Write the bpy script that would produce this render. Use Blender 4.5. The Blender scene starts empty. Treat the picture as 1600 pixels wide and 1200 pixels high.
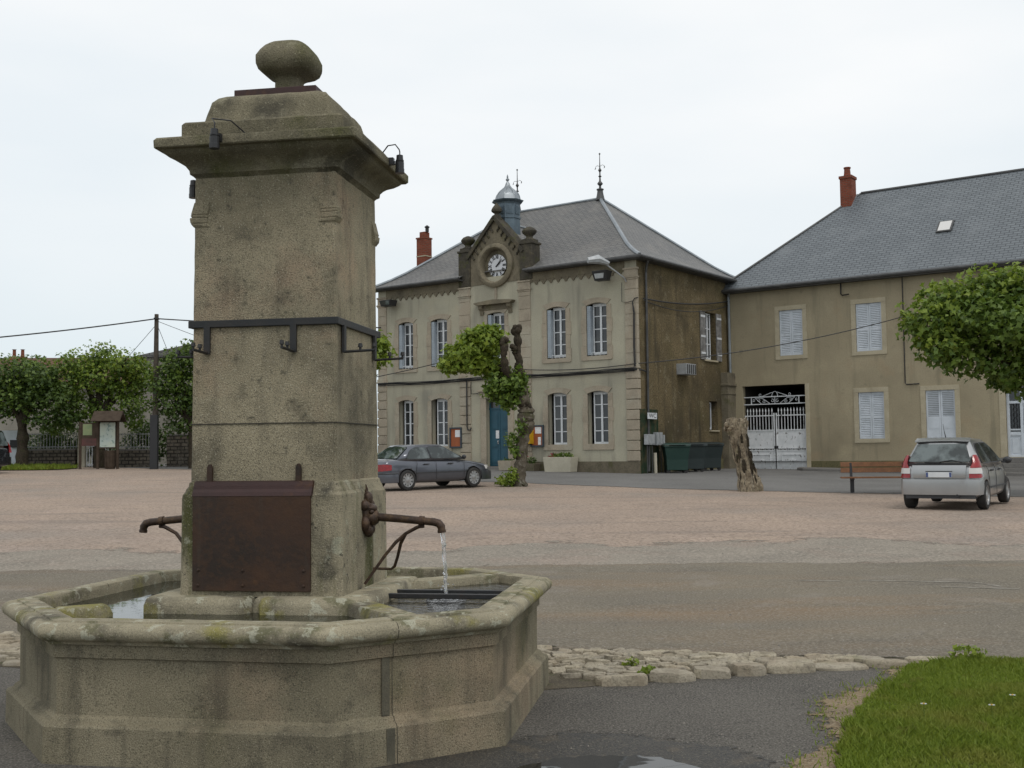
import bpy, bmesh, math, random
import numpy as np
from mathutils import Vector, Matrix
C = bpy.context.scene.collection
S = bpy.context.scene
rad = math.radians
# ---------------------------------------------------------------- camera, world, sun, exposure
cd = bpy.data.cameras.new('camera'); cam = bpy.data.objects.new('camera', cd); C.objects.link(cam)
cd.sensor_width = 36; cd.lens = 36*1750/1600; cd.clip_end = 2000; cd.clip_start = .05
cam.matrix_world = Matrix.Translation((0, 0, 1.6)) @ Matrix.Rotation(math.pi/2+math.atan(105/1750), 4, 'X') @ Matrix.Rotation(rad(-.65), 4, 'Z')
S.camera = cam
SUN_EL, SUN_AZ = 58, 150        # azimuth measured clockwise from +Y: light from behind the camera, right
w = bpy.data.worlds.new('World'); S.world = w; w.use_nodes = True
nt = w.node_tree; nt.nodes.clear()
def wn(t, **k):
    n = nt.nodes.new(t)
    for a, b in k.items(): setattr(n, a, b)
    return n
sky = wn('ShaderNodeTexSky', sky_type='NISHITA', sun_disc=False, sun_elevation=rad(SUN_EL), sun_rotation=rad(SUN_AZ))
b1 = wn('ShaderNodeBackground'); b1.inputs[1].default_value = .10
b2 = wn('ShaderNodeBackground'); b2.inputs[1].default_value = .98
tc = wn('ShaderNodeTexCoord'); mp = wn('ShaderNodeMapping'); mp.inputs['Scale'].default_value = (1, 1, 3.2)
nz = wn('ShaderNodeTexNoise'); nz.inputs['Scale'].default_value = 2.1; nz.inputs['Detail'].default_value = 5; nz.inputs['Roughness'].default_value = .45
cr = wn('ShaderNodeValToRGB'); cr.color_ramp.elements[0].position = .36; cr.color_ramp.elements[1].position = .62
cr.color_ramp.elements[0].color = (.83, .88, .91, 1); cr.color_ramp.elements[1].color = (.955, .965, .965, 1)
mx = wn('ShaderNodeMixShader'); mx.inputs[0].default_value = .93; out = wn('ShaderNodeOutputWorld')
L = nt.links.new
L(tc.outputs['Generated'], mp.inputs[0]); L(mp.outputs[0], nz.inputs['Vector']); L(nz.outputs[0], cr.inputs[0]); 
sp = wn('ShaderNodeSeparateXYZ'); L(tc.outputs['Generated'], sp.inputs[0]); hr = wn('ShaderNodeMapRange', interpolation_type='SMOOTHSTEP'); hr.inputs[1].default_value = -.02; hr.inputs[2].default_value = .33; L(sp.outputs[2], hr.inputs[0])
hm = wn('ShaderNodeMix', data_type='RGBA'); hm.inputs[6].default_value = (.70, .785, .83, 1); L(hr.outputs[0], hm.inputs[0]); L(cr.outputs[0], hm.inputs[7]); L(hm.outputs[2], b2.inputs[0])
L(sky.outputs[0], b1.inputs[0]); L(b1.outputs[0], mx.inputs[1]); L(b2.outputs[0], mx.inputs[2]); L(mx.outputs[0], out.inputs[0])
sl = bpy.data.lights.new('sun', 'SUN'); sl.energy = .85; sl.angle = rad(14); sl.color = (1, .96, .9)
so = bpy.data.objects.new('sun', sl); C.objects.link(so)
dv = Vector((math.sin(rad(SUN_AZ))*math.cos(rad(SUN_EL)), math.cos(rad(SUN_AZ))*math.cos(rad(SUN_EL)), math.sin(rad(SUN_EL))))
so.rotation_euler = dv.to_track_quat('Z', 'Y').to_euler(); so.location = (0, -20, 40)
S.view_settings.view_transform = 'Standard'; S.view_settings.look = 'None'; S.view_settings.exposure = .12; S.view_settings.gamma = 1
try: S.view_settings.use_curve_mapping = False
except Exception: pass
S.cycles.max_bounces = 8; S.cycles.transparent_max_bounces = 12

# ---------------------------------------------------------------- helpers
class MB:
    def __init__(s): s.v = []; s.f = []; s.mi = []
    def add(s, vs, fs, mi=0, M=None):
        o = len(s.v)
        s.v += [tuple(M @ Vector(p)) for p in vs] if M is not None else [tuple(p) for p in vs]
        s.f += [tuple(i+o for i in f) for f in fs]; s.mi += [mi]*len(fs); return s
    def box(s, x0, y0, z0, x1, y1, z1, mi=0, M=None):
        v = [(x0,y0,z0),(x1,y0,z0),(x1,y1,z0),(x0,y1,z0),(x0,y0,z1),(x1,y0,z1),(x1,y1,z1),(x0,y1,z1)]
        return s.add(v, [(3,2,1,0),(4,5,6,7),(0,1,5,4),(1,2,6,5),(2,3,7,6),(3,0,4,7)], mi, M)
    def bar(s, a, b, wx, wz, mi=0):
        a = Vector(a); b = Vector(b); d = (b-a); l = d.length; d.normalize()
        up = Vector((0,0,1)) if abs(d.z) < .95 else Vector((0,1,0))
        x = d.cross(up).normalized(); y = x.cross(d).normalized()
        M = Matrix((( x.x, y.x, d.x, a.x),(x.y, y.y, d.y, a.y),(x.z, y.z, d.z, a.z),(0,0,0,1)))
        return s.box(-wx/2, -wz/2, 0, wx/2, wz/2, l, mi, M)
    def prism(s, pts, lo, hi, axis='y', mi=0, M=None):     # polygon in the plane of the other two axes
        n = len(pts)
        if axis == 'y': f = lambda p, t: (p[0], t, p[1])
        elif axis == 'x': f = lambda p, t: (t, p[0], p[1])
        else: f = lambda p, t: (p[0], p[1], t)
        v = [f(p, lo) for p in pts]+[f(p, hi) for p in pts]
        return s.add(v, [tuple(range(n)), tuple(range(2*n-1, n-1, -1))]+[(i, (i+1)%n, n+(i+1)%n, n+i) for i in range(n)], mi, M)
    def loft(s, rings, closed=True, caps=True, mi=0, M=None):
        n = len(rings[0]); v = [p for r in rings for p in r]; f = []
        for k in range(len(rings)-1):
            for i in range(n if closed else n-1):
                j = (i+1) % n; f.append((k*n+i, k*n+j, (k+1)*n+j, (k+1)*n+i))
        if caps: f.append(tuple(range(n-1, -1, -1))); f.append(tuple(range((len(rings)-1)*n, len(rings)*n)))
        return s.add(v, f, mi, M)
    def lathe(s, prof, c=(0,0), n=16, mi=0, M=None, rot=0, sx=1, sy=1):
        return s.loft([[(c[0]+r*sx*math.cos(rot+2*math.pi*i/n), c[1]+r*sy*math.sin(rot+2*math.pi*i/n), z) for i in range(n)] for r, z in prof], True, True, mi, M)
    def tube(s, pts, r, n=6, mi=0, caps=True):
        pts = [Vector(p) for p in pts]; rs = r if isinstance(r, (list, tuple)) else [r]*len(pts); rings = []
        u = None
        for i, p in enumerate(pts):
            t = (pts[min(i+1, len(pts)-1)]-pts[max(i-1, 0)]).normalized()
            if u is None: u = t.cross(Vector((0,0,1)) if abs(t.z) < .9 else Vector((1,0,0))).normalized()
            else: u = (u-t*u.dot(t)).normalized()
            b = t.cross(u); rings.append([tuple(p+(u*math.cos(2*math.pi*k/n)+b*math.sin(2*math.pi*k/n))*rs[i]) for k in range(n)])
        return s.loft(rings, True, caps, mi)
    def ball(s, c, r, n=12, m=8, mi=0, jit=0, rng=None):
        rx, ry, rz = r if isinstance(r, (tuple, list)) else (r, r, r); rings = []
        for k in range(m+1):
            a = -math.pi/2+math.pi*k/m; cz = math.sin(a); cr = max(math.cos(a), .02)
            rings.append([(c[0]+rx*cr*math.cos(2*math.pi*i/n)*(1+(rng.uniform(-jit, jit) if rng else 0)), c[1]+ry*cr*math.sin(2*math.pi*i/n)*(1+(rng.uniform(-jit, jit) if rng else 0)), c[2]+rz*cz) for i in range(n)])
        return s.loft(rings, True, True, mi)
    def build(s, name, mats, parent=None, smooth=False, bevel=0, seg=2, uv=False, weld=False, sub=0):
        me = bpy.data.meshes.new(name); bm = bmesh.new()
        vs = [bm.verts.new(p) for p in s.v]
        for f, m in zip(s.f, s.mi):
            try: fc = bm.faces.new([vs[i] for i in f]); fc.material_index = m
            except ValueError: pass
        if weld: bmesh.ops.remove_doubles(bm, verts=bm.verts, dist=1e-4)
        bmesh.ops.recalc_face_normals(bm, faces=bm.faces)
        if uv:
            ul = bm.loops.layers.uv.new('uv')
            for fc in bm.faces:
                n = fc.normal; u = Vector((-n.y, n.x, 0)); u = u.normalized() if u.length > 1e-3 else Vector((1,0,0)); vv = n.cross(u)
                for lp in fc.loops: lp[ul].uv = (lp.vert.co.dot(u), lp.vert.co.dot(vv))
        if smooth:
            for fc in bm.faces: fc.smooth = True
            for e in bm.edges:
                if len(e.link_faces) == 2 and e.calc_face_angle(0) > rad(38 if smooth is True else smooth): e.smooth = False
        bm.to_mesh(me); bm.free()
        for m in (mats if isinstance(mats, (list, tuple)) else [mats]): me.materials.append(m)
        o = bpy.data.objects.new(name, me); C.objects.link(o)
        if parent: o.parent = parent
        if bevel:
            b = o.modifiers.new('b', 'BEVEL'); b.width = bevel; b.segments = seg; b.limit_method = 'ANGLE'; b.angle_limit = rad(35)
        if sub:
            b = o.modifiers.new('s', 'SUBSURF'); b.levels = b.render_levels = sub
        return o
def mesh_np(name, V, Fc, mat, parent=None, smooth=False):        # big meshes of n-gons with equal corner count
    me = bpy.data.meshes.new(name); k = Fc.shape[1]
    me.vertices.add(len(V)); me.vertices.foreach_set('co', np.asarray(V, 'f').ravel())
    me.loops.add(Fc.size); me.loops.foreach_set('vertex_index', Fc.astype('i').ravel())
    me.polygons.add(len(Fc)); me.polygons.foreach_set('loop_start', np.arange(0, Fc.size, k, dtype='i')); me.polygons.foreach_set('loop_total', np.full(len(Fc), k, 'i'))
    if smooth: me.polygons.foreach_set('use_smooth', np.ones(len(Fc), bool))
    me.update(); me.validate(); me.materials.append(mat)
    o = bpy.data.objects.new(name, me); C.objects.link(o)
    if parent: o.parent = parent
    return o
def tag(o, label, cat, group=None):
    o['label'] = label; o['category'] = cat
    if group: o['group'] = group
    return o
def thing(name, label, cat, loc=(0,0,0), rz=0, group=None):
    o = bpy.data.objects.new(name, None); C.objects.link(o); o.location = loc; o.rotation_euler = (0, 0, rz); o.empty_display_size = .2
    return tag(o, label, cat, group)
def struct(o, kind='structure'): o['kind'] = kind; return o
def dup(root, loc, rz, label, group=None):
    r = root.copy(); C.objects.link(r); r.location = loc; r.rotation_euler = (0, 0, rz); r['label'] = label
    if group: r['group'] = group
    for ch in list(root.children):
        c = ch.copy(); C.objects.link(c); c.parent = r
        for g in list(ch.children):
            d = g.copy(); C.objects.link(d); d.parent = c
    return r
def bake(o):                                                       # apply modifiers
    dg = bpy.context.evaluated_depsgraph_get(); me = bpy.data.meshes.new_from_object(o.evaluated_get(dg)); o.modifiers.clear(); o.data = me; return o
_tcache = {}
def text_into(mb, txt, M, size, mi=0, ext=.0, bold=0):
    cu = bpy.data.curves.new('t', 'FONT'); cu.body = txt; cu.size = size; cu.align_x = 'CENTER'; cu.align_y = 'CENTER'; cu.extrude = ext; cu.resolution_u = 3; cu.offset = bold
    ob = bpy.data.objects.new('t', cu); C.objects.link(ob); dg = bpy.context.evaluated_depsgraph_get(); dg.update()
    me = ob.evaluated_get(dg).to_mesh()
    mb.add([tuple(v.co) for v in me.vertices], [tuple(p.vertices) for p in me.polygons], mi, M)
    ob.evaluated_get(dg).to_mesh_clear(); bpy.data.objects.remove(ob); bpy.data.curves.remove(cu)

# ---------------------------------------------------------------- materials
def c4(c): return (c[0], c[1], c[2], 1)
def pm(name, base, var=None, scale=1.5, fine=None, fscale=60, famt=.5, flo=.47, patches=(), rough=.85, bump=.25, bscale=50, metal=0, spec=.5, coords='Object', brick=None, edge=None, island=None, transl=0, rvar=0, coat=0):
    m = bpy.data.materials.new(name); m.use_nodes = True; t = m.node_tree; N = t.nodes; K = t.links.new
    P = N['Principled BSDF']; tc = N.new('ShaderNodeTexCoord'); co = tc.outputs[coords]
    def noise(sc, det=6, ro=.55, st=None):
        n = N.new('ShaderNodeTexNoise'); n.inputs['Scale'].default_value = sc; n.inputs['Detail'].default_value = det; n.inputs['Roughness'].default_value = ro
        if st:
            mpn = N.new('ShaderNodeMapping'); mpn.inputs['Scale'].default_value = st; K(co, mpn.inputs[0]); K(mpn.outputs[0], n.inputs['Vector'])
        else: K(co, n.inputs['Vector'])
        return n.outputs[0]
    def rng(v, lo, hi, to=1.):
        r = N.new('ShaderNodeMapRange'); r.inputs[1].default_value = lo; r.inputs[2].default_value = hi; r.inputs[3].default_value = 0; r.inputs[4].default_value = to; K(v, r.inputs[0]); return r.outputs[0]
    def mix(f, a, b):
        x = N.new('ShaderNodeMix'); x.data_type = 'RGBA'
        if isinstance(f, (int, float)): x.inputs[0].default_value = f
        else: K(f, x.inputs[0])
        for i, q in ((6, a), (7, b)):
            if isinstance(q, tuple): x.inputs[i].default_value = c4(q)
            else: K(q, x.inputs[i])
        return x.outputs[2]
    col = base; hgt = None
    if brick:                                                     # (w, h, mortar size, mortar colour, second colour)
        uv = tc.outputs['UV']; b = N.new('ShaderNodeTexBrick'); K(uv, b.inputs[0]); b.inputs['Scale'].default_value = 1
        b.inputs['Brick Width'].default_value = brick[0]; b.inputs['Row Height'].default_value = brick[1]; b.inputs['Mortar Size'].default_value = brick[2]
        b.inputs['Color1'].default_value = c4(base); b.inputs['Color2'].default_value = c4(brick[4]); b.inputs['Mortar'].default_value = c4(brick[3]); b.inputs['Mortar Smooth'].default_value = .2
        col = b.outputs[0]; hgt = b.outputs[1]
    if island:                                                    # per-leaf colour
        g = N.new('ShaderNodeNewGeometry'); col = mix(rng(g.outputs['Random Per Island'], 0, 1), base, island)
    if var: col = mix(rng(noise(scale), .35, .65), col, var)
    for p in patches:                                             # (colour, scale, lo, hi, amount[, stretch])
        col = mix(rng(noise(p[1], 5, .6, p[5] if len(p) > 5 else None), p[2], p[3], p[4]), col, p[0])
    if fine:
        fn = noise(fscale, 3, .7)
        col = mix(rng(fn, flo, flo+.14, famt), col, fine)
    if isinstance(col, tuple): P.inputs['Base Color'].default_value = c4(col)
    else: K(col, P.inputs['Base Color'])
    P.inputs['Roughness'].default_value = rough; P.inputs['Metallic'].default_value = metal; P.inputs['Specular IOR Level'].default_value = spec*.35 if rough > .84 else spec
    if coat: P.inputs['Coat Weight'].default_value = coat; P.inputs['Coat Roughness'].default_value = .05
    if rvar: K(rng(noise(scale*2), .3, .7, 1), N.new('ShaderNodeMath').inputs[0])
    if bump or hgt:
        bp = N.new('ShaderNodeBump'); bp.inputs['Strength'].default_value = bump; bp.inputs['Distance'].default_value = .02
        if hgt is not None:
            inv = N.new('ShaderNodeMath'); inv.operation = 'SUBTRACT'; inv.inputs[0].default_value = 1; K(hgt, inv.inputs[1])
            ad = N.new('ShaderNodeMath'); ad.operation = 'ADD'; K(inv.outputs[0], ad.inputs[0]); K(noise(bscale), ad.inputs[1]); K(ad.outputs[0], bp.inputs['Height'])
        else: K(noise(bscale, 5, .65), bp.inputs['Height'])
        K(bp.outputs[0], P.inputs['Normal'])
    if edge:
        at = N.new('ShaderNodeAttribute'); at.attribute_name = 'edge'; ad = N.new('ShaderNodeMath'); ad.operation = 'ADD'; K(at.outputs['Fac'], ad.inputs[0]); K(rng(noise(edge, 8, .7), .25, .75, 1), ad.inputs[1])
        tp = N.new('ShaderNodeBsdfTransparent'); ms = N.new('ShaderNodeMixShader'); K(rng(ad.outputs[0], .72, .90), ms.inputs[0]); K(tp.outputs[0], ms.inputs[1]); K(P.outputs[0], ms.inputs[2]); K(ms.outputs[0], N['Material Output'].inputs[0])
    if transl:
        tr = N.new('ShaderNodeBsdfTranslucent'); ms = N.new('ShaderNodeMixShader'); ms.inputs[0].default_value = transl
        if isinstance(col, tuple): tr.inputs[0].default_value = c4(col)
        else: K(col, tr.inputs[0])
        K(P.outputs[0], ms.inputs[1]); K(tr.outputs[0], ms.inputs[2]); K(ms.outputs[0], N['Material Output'].inputs[0])
    return m
moss = (.075, .08, .02); dirt = (.045, .042, .036); lich = (.40, .40, .30)
Mt = dict(
 shaft = pm('granite_shaft', (.37,.32,.22), (.235,.205,.14), 1.5, (.05,.045,.034), 150, .72, .50, [(dirt, 1.3, .51, .68, .7), (moss, 1.0, .56, .74, .5), ((.44,.31,.21), .9, .52, .66, .65), (dirt, 2.5, .55, .74, .45, (3,3,.5)), ((.54,.50,.39), 110, .58, .66, .6), ((.075,.07,.055), 24, .61, .69, .6), (dirt, 6, .61, .73, .5)], .9, .55, 110),
 plinth= pm('granite_plinth', (.36,.315,.22), (.22,.195,.135), 2.5, (.07,.064,.05), 140, .6, .51, [(dirt, 2.2, .50, .66, .75, (2,2,.5)), (dirt, 5, .56, .68, .6), (moss, 1.7, .56, .68, .8, (2,2,.4)), (lich, 9, .60, .66, .6), (dirt, 22, .63, .68, .85), ((.50,.46,.35), 100, .58, .66, .5)], .9, .6, 90),
 cap   = pm('granite_cap', (.245,.215,.145), (.14,.125,.085), 2.2, (.045,.042,.032), 140, .65, .49, [(dirt, 1.7, .50, .66, .75), (moss, 2.0, .52, .68, .7), ((.34,.31,.22), 3.5, .58, .68, .6), ((.38,.35,.25), 60, .60, .68, .6)], .92, .55, 90),
 basin = pm('granite_basin', (.28,.245,.168), (.185,.163,.11), 1.4, (.04,.037,.028), 155, .75, .50, [((.37,.275,.185), 1.0, .53, .68, .5), (dirt, 1.6, .53, .72, .65), (moss, 1.2, .57, .74, .45), (dirt, 1.8, .54, .72, .6, (3,3,.3)), ((.42,.38,.28), 120, .58, .66, .55), (dirt, 7, .60, .72, .5)], .9, .5, 115),
 rim   = pm('granite_rim', (.36,.318,.222), (.235,.21,.148), 2.0, (.09,.083,.065), 140, .55, .51, [(dirt, 2.6, .52, .67, .75), ((.26,.235,.05), 2.1, .54, .64, .75), ((.11,.11,.055), 6, .54, .64, .7), ((.46,.45,.35), 11, .57, .61, .7), ((.50,.46,.35), 100, .58, .66, .5)], .9, .5, 90),
 wetst = pm('wet_stone', (.085,.072,.045), (.05,.06,.02), 5, (.15,.09,.04), 12, .5, .47, [], .55, .4, 40),
 rust  = pm('rusty_sheet', (.036,.022,.016), (.058,.028,.015), 2.6, (.075,.036,.016), 18, .35, .47, [((.016,.014,.012), 2.2, .5, .7, .8), ((.13,.06,.02), 6, .62, .72, .45), ((.07,.06,.045), 3, .58, .72, .4, (4,4,.4))], .75, .2, 30, .2),
 rustcap = pm('rusty_edge', (.06,.028,.026), (.04,.022,.02), 4, None, 10, .5, .47, [((.10,.045,.02), 7, .58, .7, .5)], .6, .12, 30, .3),
 iron  = pm('black_iron', (.022,.024,.026), (.035,.032,.03), 9, None, 5, 0, .47, [((.08,.035,.015), 12, .62, .75, .4)], .55, .15, 40, .3),
 bronze= pm('old_bronze', (.075,.045,.03), (.035,.025,.02), 14, (.14,.085,.04), 22, .4, .47, [], .5, .3, 40, .5),
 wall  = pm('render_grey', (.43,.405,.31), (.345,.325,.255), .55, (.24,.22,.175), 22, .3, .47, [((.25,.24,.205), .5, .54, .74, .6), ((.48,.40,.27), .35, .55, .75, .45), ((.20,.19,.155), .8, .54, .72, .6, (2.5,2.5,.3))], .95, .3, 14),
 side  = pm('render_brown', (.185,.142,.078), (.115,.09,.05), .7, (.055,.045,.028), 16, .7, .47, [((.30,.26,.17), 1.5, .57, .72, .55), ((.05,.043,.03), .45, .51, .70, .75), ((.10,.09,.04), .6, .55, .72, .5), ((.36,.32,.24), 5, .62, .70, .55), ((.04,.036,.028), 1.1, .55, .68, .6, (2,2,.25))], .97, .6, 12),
 rwall = pm('render_ochre', (.385,.33,.225), (.31,.265,.18), .45, (.235,.20,.138), 20, .35, .47, [((.235,.20,.135), .35, .53, .74, .65), ((.20,.18,.125), .9, .54, .70, .65, (2.2,2.2,.25)), ((.17,.155,.11), 2.3, .60, .72, .5), ((.50,.43,.28), .6, .58, .74, .4), ((.36,.26,.16), .8, .56, .72, .4)], .95, .3, 14),
 rbase = pm('damp_render', (.16,.14,.075), (.11,.105,.055), 1.2, (.06,.06,.035), 12, .5, .47, [((.28,.24,.15), 1.5, .55, .7, .6)], .95, .4, 14),
 pink  = pm('pink_stone', (.395,.34,.262), (.335,.29,.222), 1.7, (.19,.16,.125), 25, .35, .47, [((.22,.19,.15), 1.2, .52, .71, .7), ((.40,.375,.30), .8, .50, .66, .75)], .93, .3, 25),
 pale  = pm('pale_stone', (.47,.415,.30), (.40,.35,.25), 1.7, (.26,.22,.15), 25, .25, .47, [((.26,.22,.15), 1.0, .56, .75, .5)], .93, .25, 25),
 dark  = pm('blackened_stone', (.09,.08,.06), (.055,.05,.042), 2.5, (.03,.028,.022), 18, .5, .47, [((.17,.14,.09), 2, .55, .7, .6), (moss, 2.6, .54, .68, .6)], .95, .6, 15),
 gable = pm('stained_stone', (.215,.185,.13), (.15,.13,.095), 1.3, (.08,.07,.05), 18, .35, .47, [(moss, 1.4, .55, .7, .6), (dirt, 1.6, .56, .72, .6)], .95, .4, 18),
 base  = pm('grey_plinth', (.17,.145,.105), (.12,.105,.075), 2, (.07,.06,.045), 18, .4, .47, [(moss, 2, .56, .7, .5)], .95, .4, 20),
 slate = pm('grey_slate', (.155,.15,.142), None, 1, None, 5, 0, .47, [((.20,.185,.165), .7, .5, .72, .5), ((.10,.098,.095), 3.0, .52, .7, .5)], .55, .5, 9, 0, .4, 'Object', (.3, .17, .018, (.045,.045,.045), (.12,.118,.115))),
 slateb= pm('blue_slate', (.155,.172,.185), None, 1, None, 5, 0, .47, [((.19,.205,.215), .7, .52, .72, .5), ((.10,.112,.122), 2.2, .54, .7, .5, (1,1,1))], .5, .5, 9, 0, .4, 'Object', (.34, .17, .022, (.055,.062,.07), (.125,.14,.152))),
 brick = pm('red_brick', (.24,.065,.038), None, 1, None, 5, 0, .47, [((.10,.035,.025), 2.5, .55, .75, .6)], .9, .4, 20, 0, .3, 'Object', (.24, .085, .012, (.16,.10,.075), (.18,.05,.03))),
 zinc  = pm('zinc', (.30,.325,.345), (.22,.245,.265), 2.5, None, 5, 0, .47, [], .42, .1, 12, .55),
 zincd = pm('dull_zinc', (.115,.155,.185), (.085,.115,.14), 2.5, None, 5, 0, .47, [((.17,.20,.22), 3, .55, .72, .5)], .5, .15, 12, .35),
 gutter= pm('dark_gutter', (.055,.055,.055), (.085,.085,.085), 3, None, 5, 0, .47, [], .5, .1, 12, .3),
 white = pm('white_paint', (.68,.70,.72), (.58,.60,.62), 3, None, 5, 0, .47, [], .5, .08, 30),
 shut  = pm('shutter_paint', (.60,.64,.69), (.50,.54,.58), 2.5, None, 5, 0, .47, [((.30,.31,.31), 3, .6, .75, .4)], .6, .1, 30),
 shutg = pm('shutter_bluegrey', (.34,.39,.43), (.29,.33,.37), 2.5, None, 5, 0, .47, [], .6, .1, 30),
 oldsh = pm('weathered_shutter', (.26,.25,.24), (.15,.145,.14), 5, None, 5, 0, .47, [((.09,.08,.07), 6, .5, .7, .6)], .8, .2, 30),
 glass = pm('window_glass', (.022,.026,.030), (.05,.052,.052), 1.3, None, 5, 0, .47, [], .06, .02, 1.5, 0, .6),
 void  = pm('dark_interior', (.012,.012,.013), None, 1, None, 5, 0, .47, [], .9, 0),
 teal  = pm('teal_door', (.018,.085,.125), (.014,.068,.10), 3, None, 5, 0, .47, [], .45, .06, 25),
 wood  = pm('bench_wood', (.27,.115,.042), (.19,.08,.03), 5, (.10,.045,.02), 30, .4, .47, [], .55, .2, 40),
 dwood = pm('dark_wood', (.05,.036,.026), (.075,.055,.04), 5, None, 5, 0, .47, [], .85, .3, 30),
 black = pm('black_plastic', (.018,.018,.02), None, 1, None, 5, 0, .47, [], .45, .05, 40),
 rubber= pm('tyre_rubber', (.02,.02,.02), (.032,.03,.028), 6, None, 5, 0, .47, [], .8, .1, 60),
 alloy = pm('alloy', (.48,.48,.48), (.36,.36,.36), 8, None, 5, 0, .47, [], .35, .03, 30, .8),
 silver= pm('silver_paint', (.40,.405,.41), (.37,.375,.38), 3, None, 5, 0, .47, [], .30, 0, 30, .75, .5, coat=.6),
 graycar=pm('bluegrey_paint', (.11,.117,.14), (.10,.107,.125), 3, None, 5, 0, .47, [], .28, 0, 30, .65, .5, coat=.7),
 navycar=pm('black_paint', (.012,.013,.016), None, 1, None, 5, 0, .47, [], .25, 0, 30, .3, .5, coat=.7),
 trim  = pm('bumper_trim', (.035,.036,.04), None, 1, None, 5, 0, .47, [], .5, .05, 60),
 carglass=pm('car_glass', (.02,.028,.028), None, 1, None, 5, 0, .47, [((.15,.18,.18), 2.2, .46, .62, .75)], .04, 0, 5, 0, .7),  # pale patches paint reflections and a glimpse of the cabin into the glass
 redl  = pm('tail_lamp', (.30,.010,.014), (.20,.006,.009), 12, None, 5, 0, .47, [], .15, .05, 60, 0, .6),
 clearl= pm('clear_lamp', (.62,.60,.58), None, 1, None, 5, 0, .47, [], .15, .05, 60, 0, .6),
 orange= pm('cork_board', (.34,.095,.03), (.28,.08,.028), 4, None, 5, 0, .47, [], .7, .05, 40),
 paper = pm('paper', (.72,.72,.72), None, 1, None, 5, 0, .47, [((.42,.44,.5), 14, .5, .6, .5)], .7, 0),
 ink   = pm('ink', (.02,.02,.022), None, 1, None, 5, 0, .47, [], .6, 0),
 yellow= pm('yellow_paint', (.56,.33,.012), (.47,.28,.012), 5, None, 5, 0, .47, [], .42, .05, 30),
 concr = pm('white_concrete', (.50,.465,.37), (.43,.40,.32), 2.5, (.32,.29,.22), 40, .3, .47, [], .9, .2, 40),
 green = pm('green_paint', (.020,.040,.022), (.035,.042,.024), 2.5, None, 5, 0, .47, [((.09,.07,.035), 2.5, .48, .64, .7)], .9, .1, 30),
 bing  = pm('bin_green', (.008,.034,.026), (.012,.04,.03), 2, None, 5, 0, .47, [], .5, .06, 30),
 bink  = pm('bin_dark', (.014,.024,.024), (.02,.03,.03), 2, None, 5, 0, .47, [], .45, .06, 30),
 bark  = pm('plane_bark', (.12,.103,.077), (.06,.05,.036), 5, (.24,.22,.185), 9, .45, .52, [((.36,.34,.29), 2.6, .60, .66, .8, (1,1,.6)), ((.05,.055,.02), 2.4, .54, .68, .6)], .95, .8, 16),
 barkd = pm('dark_bark', (.05,.04,.028), (.028,.023,.017), 6, (.10,.08,.055), 22, .5, .50, [((.05,.055,.022), 4, .54, .68, .6)], .95, 1.0, 26),
 stump = pm('bare_wood', (.34,.285,.20), (.17,.135,.095), 4, (.06,.048,.036), 14, .6, .47, [((.48,.43,.33), 4, .55, .66, .7, (3,3,.4)), ((.025,.02,.016), 3.2, .54, .62, .9, (4,4,.45)), ((.12,.12,.05), 2.4, .58, .7, .5)], .95, 1.0, 14),
 leafy = pm('leaf_young', (.14,.215,.030), None, 1, None, 5, 0, .47, [], .5, 0, 5, 0, .4, island=(.26,.33,.042), transl=.38),
 leaf  = pm('leaf_mid', (.07,.125,.022), None, 1, None, 5, 0, .47, [], .5, 0, 5, 0, .4, island=(.16,.23,.032), transl=.34),
 leafd = pm('leaf_dark', (.045,.085,.019), None, 1, None, 5, 0, .47, [], .5, 0, 5, 0, .4, island=(.09,.14,.025), transl=.3),
 flower= pm('flower_red', (.30,.04,.05), None, 1, None, 5, 0, .47, [], .6, 0, 5, 0, .4, island=(.16,.02,.03)),
 grass = pm('grass_blade', (.15,.215,.026), None, 1, None, 5, 0, .47, [((.25,.25,.05), 1.1, .50, .66, .75), ((.30,.24,.09), 4, .62, .72, .7)], .6, 0, 5, 0, .3, island=(.23,.29,.036), transl=.32),
 soilg = pm('lawn_soil', (.085,.11,.022), (.12,.125,.035), 3, (.05,.055,.02), 50, .5, .47, [], .95, .4, 40),
 dirtp = pm('worn_earth', (.25,.185,.11), (.17,.13,.085), 4, (.36,.30,.21), 55, .6, .47, [((.07,.06,.045), 45, .57, .65, .7), ((.10,.095,.04), 6, .56, .68, .5)], .95, .8, 55, edge=14),
 gravel= pm('pink_gravel', (.385,.30,.235), (.32,.255,.205), .35, (.16,.12,.095), 16, .75, .47, [((.27,.245,.215), .18, .5, .7, .7), ((.42,.33,.275), .8, .55, .72, .5), ((.17,.14,.12), 1.2, .58, .72, .45), ((.48,.42,.37), 26, .60, .68, .6), ((.22,.185,.16), .5, .56, .64, .5, (.25,1.6,1))], .95, .7, 30),
 gravg = pm('grey_gravel', (.25,.22,.18), (.19,.17,.14), .8, (.42,.37,.31), 24, .6, .47, [((.27,.205,.165), .5, .5, .7, .7), ((.11,.10,.09), 30, .58, .66, .7)], .95, .8, 35, edge=1.3),
 road  = pm('worn_asphalt', (.175,.15,.112), (.135,.12,.095), .5, (.30,.265,.21), 42, .6, .47, [((.21,.145,.09), .45, .50, .68, .8, (.35,1.6,1)), ((.085,.08,.075), .6, .55, .73, .6, (.3,1.5,1)), ((.26,.235,.21), 1.1, .58, .74, .5), ((.08,.072,.065), 36, .58, .66, .7)], .93, .7, 45, edge=2.5),
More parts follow.
